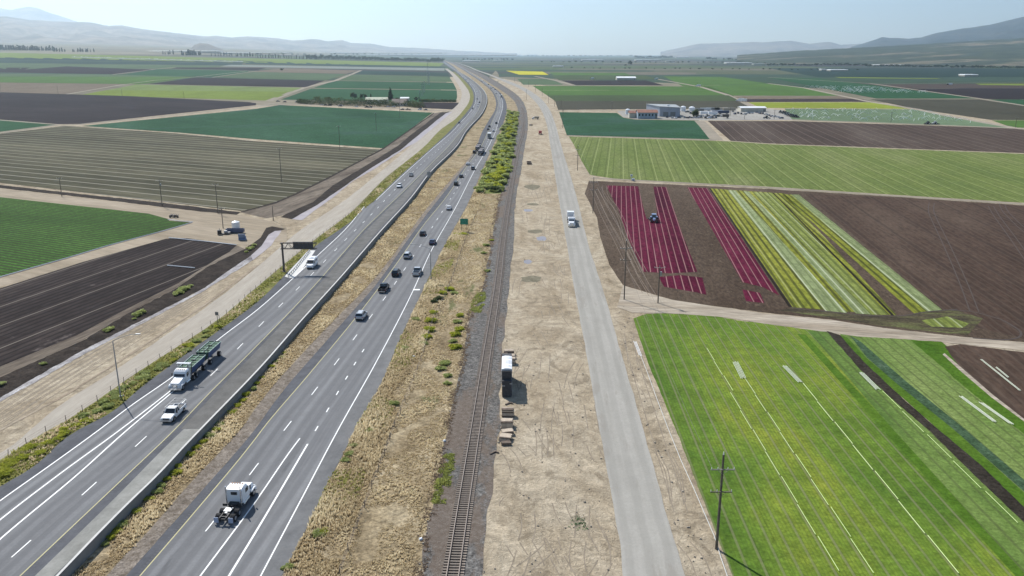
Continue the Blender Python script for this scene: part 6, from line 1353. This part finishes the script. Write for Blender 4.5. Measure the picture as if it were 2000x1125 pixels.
BWALL = pmat('pale_blue_wall', (.30,.36,.42), .8, noise=.1, nscale=.3); RROOF = pmat('rust_roof', (.27,.12,.08), .8, noise=.2, nscale=.3); SHED = pmat('lavender_shed_wall', (.33,.35,.40), .6, noise=.08, nscale=.2); GROOF = pmat('grey_sheet_roof', (.33,.34,.33), .5, noise=.1, nscale=.2); CREAM = pmat('cream_wall', (.50,.47,.40), .8, noise=.1, nscale=.3); WROOF = pmat('white_sheet_roof', (.72,.73,.72), .5, noise=.06, nscale=.1); BROOF = pmat('brown_shingle_roof', (.19,.15,.12), .85, noise=.2, nscale=.5); OLROOF = pmat('pale_green_roof', (.36,.38,.27), .7, noise=.1, nscale=.2)
gable(1245.5,1284,231.8,5.6,12,BWALL,RROOF,'long two storey blue walled building with rust red roof in the farm yard',nwin=6,rise=2.2)
gable(1229,1243,230.4,4.6,9,CREAM,RROOF,'small cream building with rust red roof left of the blue walled building',nwin=0,rise=1.8)
def bigshed():
    a, b = P(1288,227.5,3), P(1328,227.5,3); L_=(b-a).length; root = empty('metal_shed', (a+b)/2); tag(root,'large grey metal shed with open pale front in the farm yard','building'); W=L_/2; D=26; h=9.2
    m=MB(); m.add([Vector((-W,0,0)),Vector((W,0,0)),Vector((W,D,0)),Vector((-W-9,D,0)),Vector((-W,0,h)),Vector((W,0,h*.88)),Vector((W,D,h)),Vector((-W-9,D,h*1.08))],[[0,1,5,4],[1,2,6,5],[2,3,7,6],[3,0,4,7]]); m.build('wall',[SHED],root)
    m=MB(); m.add([Vector((-W-.5,-.5,h+.1)),Vector((W+.5,-.5,h*.88+.1)),Vector((W+.5,D,h+.3)),Vector((-W-9.5,D,h*1.08+.3)),Vector((-W-.5,-.5,h+.5)),Vector((W+.5,-.5,h*.88+.5)),Vector((W+.5,D,h+.7)),Vector((-W-9.5,D,h*1.08+.7))],[[0,1,5,4],[4,5,6,7],[1,2,6,5],[3,0,4,7],[0,3,2,1]]); m.build('roof',GROOF,root)
    for x in (-.4,.3): q=MB(); q.box((x*W,-.06,2.2),(5,.1,4.2)); q.build('door',GREYP,root)
    for x in (-.1,.02): q=MB(); q.tube((x*W,D*.3,h),(x*W,D*.3,h+1.6),.8,.5,8); q.build('roof_vent',WHITE,root)
bigshed()
gable(1447,1496,218.2,3.8,14,CREAM,WROOF,'long white roofed open shed at the right end of the farm yard',rise=1.2,name='open_shed'); gable(1205,1242,156.2,4.5,26,CREAM,WROOF,'long white shed behind the dark ploughed trapezoid field',rise=3,name='long_shed')
gable(714,756,203,5,14,CREAM,OLROOF,'long shed with pale green roof behind the farm hedge',rise=2.5,name='long_shed')
gable(765,793,207.5,3.6,16,CREAM,BROOF,'farmhouse with brown hipped roof and cream walls',rise=4.2,nwin=5,name='farmhouse')
gable(782,798,200.5,5.2,10,CREAM,WROOF,'small white roofed shed behind the farmhouse',rise=1.2,name='small_shed')
lows = [(910,931,120.6,'white'),(963,981,119.8,'white'),(1118,1131,116,'grey'),(1136,1180,118.2,'white'),(1416,1466,124.2,'white'),(1470,1492,126.5,'grey'),(1602,1611,137.5,'white'),(1618,1652,138.5,'white'),(1878,1904,148.8,'white'),(1575,1583,115.4,'white'),(1002,1018,108.8,'white'),(1030,1050,108.4,'white'),(640,690,104.6,'white'),(716,790,108.4,'white'),(395,470,104.3,'white'),(330,380,101.5,'white'),(1320,1345,113.5,'white'),(1352,1400,108.2,'white'),(1240,1290,118.5,'white'),(1300,1318,121,'grey'),(1700,1760,128.5,'white'),(1540,1560,120,'white'),(1620,1660,123.5,'white'),(1080,1100,131,'white'),(1770,1800,120,'white')]
for i, (x0, x1, y, k) in enumerate(lows):
    m = MB(); a, b = P(x0,y,1), P(x1,y,1); L_ = (b-a).length; h = max(4, a.y*.0011); root = empty('distant_shed', (a+b)/2); tag(root, f'low {k} roofed shed far out on the plain, number {1+sorted(lows).index((x0,x1,y,k))} counted from the left', 'building', 'sheds far out on the plain')
    m.box((0,0,h/2),(L_,L_*.3+20,h)); m.build('wall', CREAM, root); m = MB(); m.box((0,0,h+.6),(L_+2,L_*.3+24,1.2),taper=.9); m.build('roof', WROOF if k == 'white' else GROOF, root)
# wind turbine
def turbine():
    b = P(1018,108,1); k = b.y/1665.0; root = empty('wind_turbine', b); tag(root, 'single white wind turbine standing on the horizon', 'wind turbine'); h = 11*k; m = MB(); m.tube((0,0,0),(0,0,h),.35*k*.6,.15*k,8); m.build('tower', WHITE, root); m = MB(); m.box((0,-.5*k*.3,h),(.35*k,.8*k,.35*k)); n_ = m.build('nacelle', WHITE, root)
    for i in range(3): a = .3+i*2.094; m = MB(); m.tube((0,-.5*k,h),(math.sin(a)*4.6*k,-.5*k,h+math.cos(a)*4.6*k),.16*k,.05*k,5); m.build('blade', WHITE, root)
turbine()
# yard clutter: tanks, trailers, parked vehicles
def ytank(x,y,r,h,l):
    m = MB(); m.tube((0,0,0),(0,0,h),r,n=14); m.tube((0,0,h),(0,0,h+r*.35),r,r*.3,14); o = m.build('storage_tank', WHITE, loc=P(x,y,3)); tag(o, l, 'tank')
ytank(1226,223,2.4,4.6,'white storage tank at the left end of the farm yard'); ytank(1334,217,2.8,4.5,'cream tank behind the big grey shed'); ytank(1351,217,3.2,3.8,'second cream tank right of the first behind the shed')
def trailer(x,y,L_,label,mat,hh=2.6,hd=math.pi/2):
    root = empty('box_trailer', P(x,y,3), hd); tag(root, label, 'trailer', 'trailers in the farm yard'); m = MB(); m.box((0,0,1.2+hh/2),(2.5,L_,hh)); m.build('trailer_body', mat, root); big_wheels(root, (-L_*.35,-L_*.27), r=.5, w_=.4)
for x,y,L_,l,mt in ((1366,219,9,'grey box trailer left of the long trailer row',GREYP),(1378,218,11,'pale roofed trailer, second of the rear row',SILVER),(1392,217.5,14,'long trailer at the start of the rear row',GREYP),(1408,217.5,14,'long pale topped trailer, middle of the rear row',CREAM),(1424,218,13,'long trailer at the right end of the rear row',TANP),(1400,222.5,11,'lavender box trailer in the second row',SHED),(1413,223.5,11,'dark blue box trailer in the second row',NAVY),(1376,225,9,'low white trailer in the middle of the yard',WHITE),(1392,226,9,'sloping white trailer in the middle of the yard',WHITE),(1417,231,6,'small brown container at the near edge of the yard',STEELD)): trailer(x,y,L_,l,mt)
yk = random.Random(9)
cols = ['white','silver','black','grey','navy']; pm = dict(white=WHITE,silver=SILVER,black=BLACKP,grey=GREYP,navy=NAVY)
spots = [(1313+i*7.2+yk.uniform(-1.5,1.5), 230.8+yk.uniform(-.5,.6)) for i in range(13)] + [(1365+i*6+yk.uniform(-1,1), 228+yk.uniform(-.8,.8)) for i in range(9)] + [(1435+i*6.5, 223+yk.uniform(-1.5,1.5)) for i in range(6)] + [(1478+i*6, 221+i*1.3+yk.uniform(-.6,.6)) for i in range(9)] + [(1303,229.5),(1349,222),(1342,219.5)]
for x, y in spots:
    c_ = yk.choice(cols); k_ = yk.choice(('sedan','suv','pickup','suv')); vehicle(k_, pm[c_], x, y, None, True, f'{c_} vehicle parked among the others in the farm yard', 'car', f'{c_} vehicles parked in the farm yard', 3, hd=yk.uniform(-.4,.4)+yk.choice((0,1.57)), name='parked_car')
for x, y, c_ in ((628,205.5,'silver'),(636,206.2,'black'),(644,206.6,'black'),(665,207.2,'white'),(664,207.8,'grey'),(696,209,'white'),(716,210.3,'black'),(723,210.6,'grey'),(758,208.8,'white'),(769,209.3,'white'),(786,214.6,'black'),(797,214.9,'black'),(820,214.4,'white'),(831,215.2,'grey'),(580,200,'grey'),(543,198.8,'grey'),(556,199.6,'black')):
    vehicle(yk.choice(('sedan','suv','pickup')), pm[c_], x, y, None, True, f'{c_} vehicle parked along the dirt lane in front of the farm hedge', 'car', f'{c_} vehicles parked before the farm hedge', 3, hd=1.5+yk.uniform(-.3,.3), name='parked_car')
for i in range(9):
    x, y = 1524+i*4.0+yk.uniform(-1.5,1.5), 221+i*1.1+yk.uniform(-.6,.8); farm_tractor(x, y, yk.uniform(0,6.28), 'dark farm machine in the line along the right end of the yard', BLACKP); o = [q for q in sc.objects if q.name.startswith('farm_tractor')][-1]; o['group'] = 'dark farm machines at the end of the yard'
farm_tractor(1496,231.5,1.6,'large dark farm machine in the near right corner of the yard',BLACKP); 
bush('dark',1357,229,3.5,7,'narrow dark cypress like bush at the near edge of the farm yard',None,3)
# far machines on the small roads
for x, y, l in ((1364,169,'white machine beside the farm track crossing'),(1446,198,'white truck waiting on the diagonal farm track'),(1452,199,'pale truck just behind another on the diagonal farm track'),(1282,155.5,'white truck beside the olive field corner'),(1157,154.5,'pale machine left of the long white shed'),(1855,166,'dark machine by the bright strip on the right')):
    vehicle('box_truck', WHITE if 'white' in l or 'pale' in l else BLACKP, x, y, None, True, l, 'truck', None, 3, hd=1.2, name='farm_truck')
# water jets over the misted and teal fields
m = MB(); gj = random.Random(6)
def jets(poly_, n, sz):
    for i in range(n):
        s, t = gj.random(), gj.random(); a, b, c_, d = poly_; x = (a[0]*(1-s)+b[0]*s)*(1-t)+(d[0]*(1-s)+c_[0]*s)*t; y = (a[1]*(1-s)+b[1]*s)*(1-t)+(d[1]*(1-s)+c_[1]*s)*t; p = P(x,y,3); an = gj.uniform(0,6.28); L_ = sz*gj.uniform(.5,1.2); pr = p
        for k in range(1,5): q = p+Vector((math.cos(an)*L_*k/4, math.sin(an)*L_*k/4, sz*.22*math.sin(k/4*3.0))); m.tube(pr, q, .12, n=3, cap=False); pr = q
jets(((1540,213),(1780,214),(1900,240),(1560,232)),130,9); jets(((1580,170),(1690,171),(1830,182),(1650,181)),150,14); jets(((140,110.6),(470,120),(470,121.5),(140,112)),60,16)
o = m.build('sprinkler_mist', pmat('water_spray', (.75,.78,.78), .4)); tag(o, 'sprinkler jets spraying over the pale green fields', kind='stuff')
# remove prototypes
for k in PT:
    for t in PT[k]:
        for q in CH[t.name]: bpy.data.objects.remove(q)
        bpy.data.objects.remove(t)
for k in BP:
    for o in BP[k]: bpy.data.objects.remove(o)

# ------------------------------------------------------------------ haze
def haze():
    m = MB(); m.box((0, 14000, 1000), (66000, 38000, 2100)); me = m.mesh('haze', bpy.data.materials.new('haze_air')); mat = me.materials[0]; mat.use_nodes = True; nt = mat.node_tree; nt.nodes.clear()
    v = nt.nodes.new('ShaderNodeVolumePrincipled'); v.inputs['Color'].default_value = (.70,.865,1.0,1); v.inputs['Density'].default_value = HAZE_D; v.inputs['Anisotropy'].default_value = .6
    o = nt.nodes.new('ShaderNodeOutputMaterial'); nt.links.new(v.outputs[0], o.inputs['Volume']); ob = link(bpy.data.objects.new('haze', me)); ob['kind'] = 'stuff'
HAZE_D = 4.3e-5
haze()
print("nobj",len(bpy.data.objects))
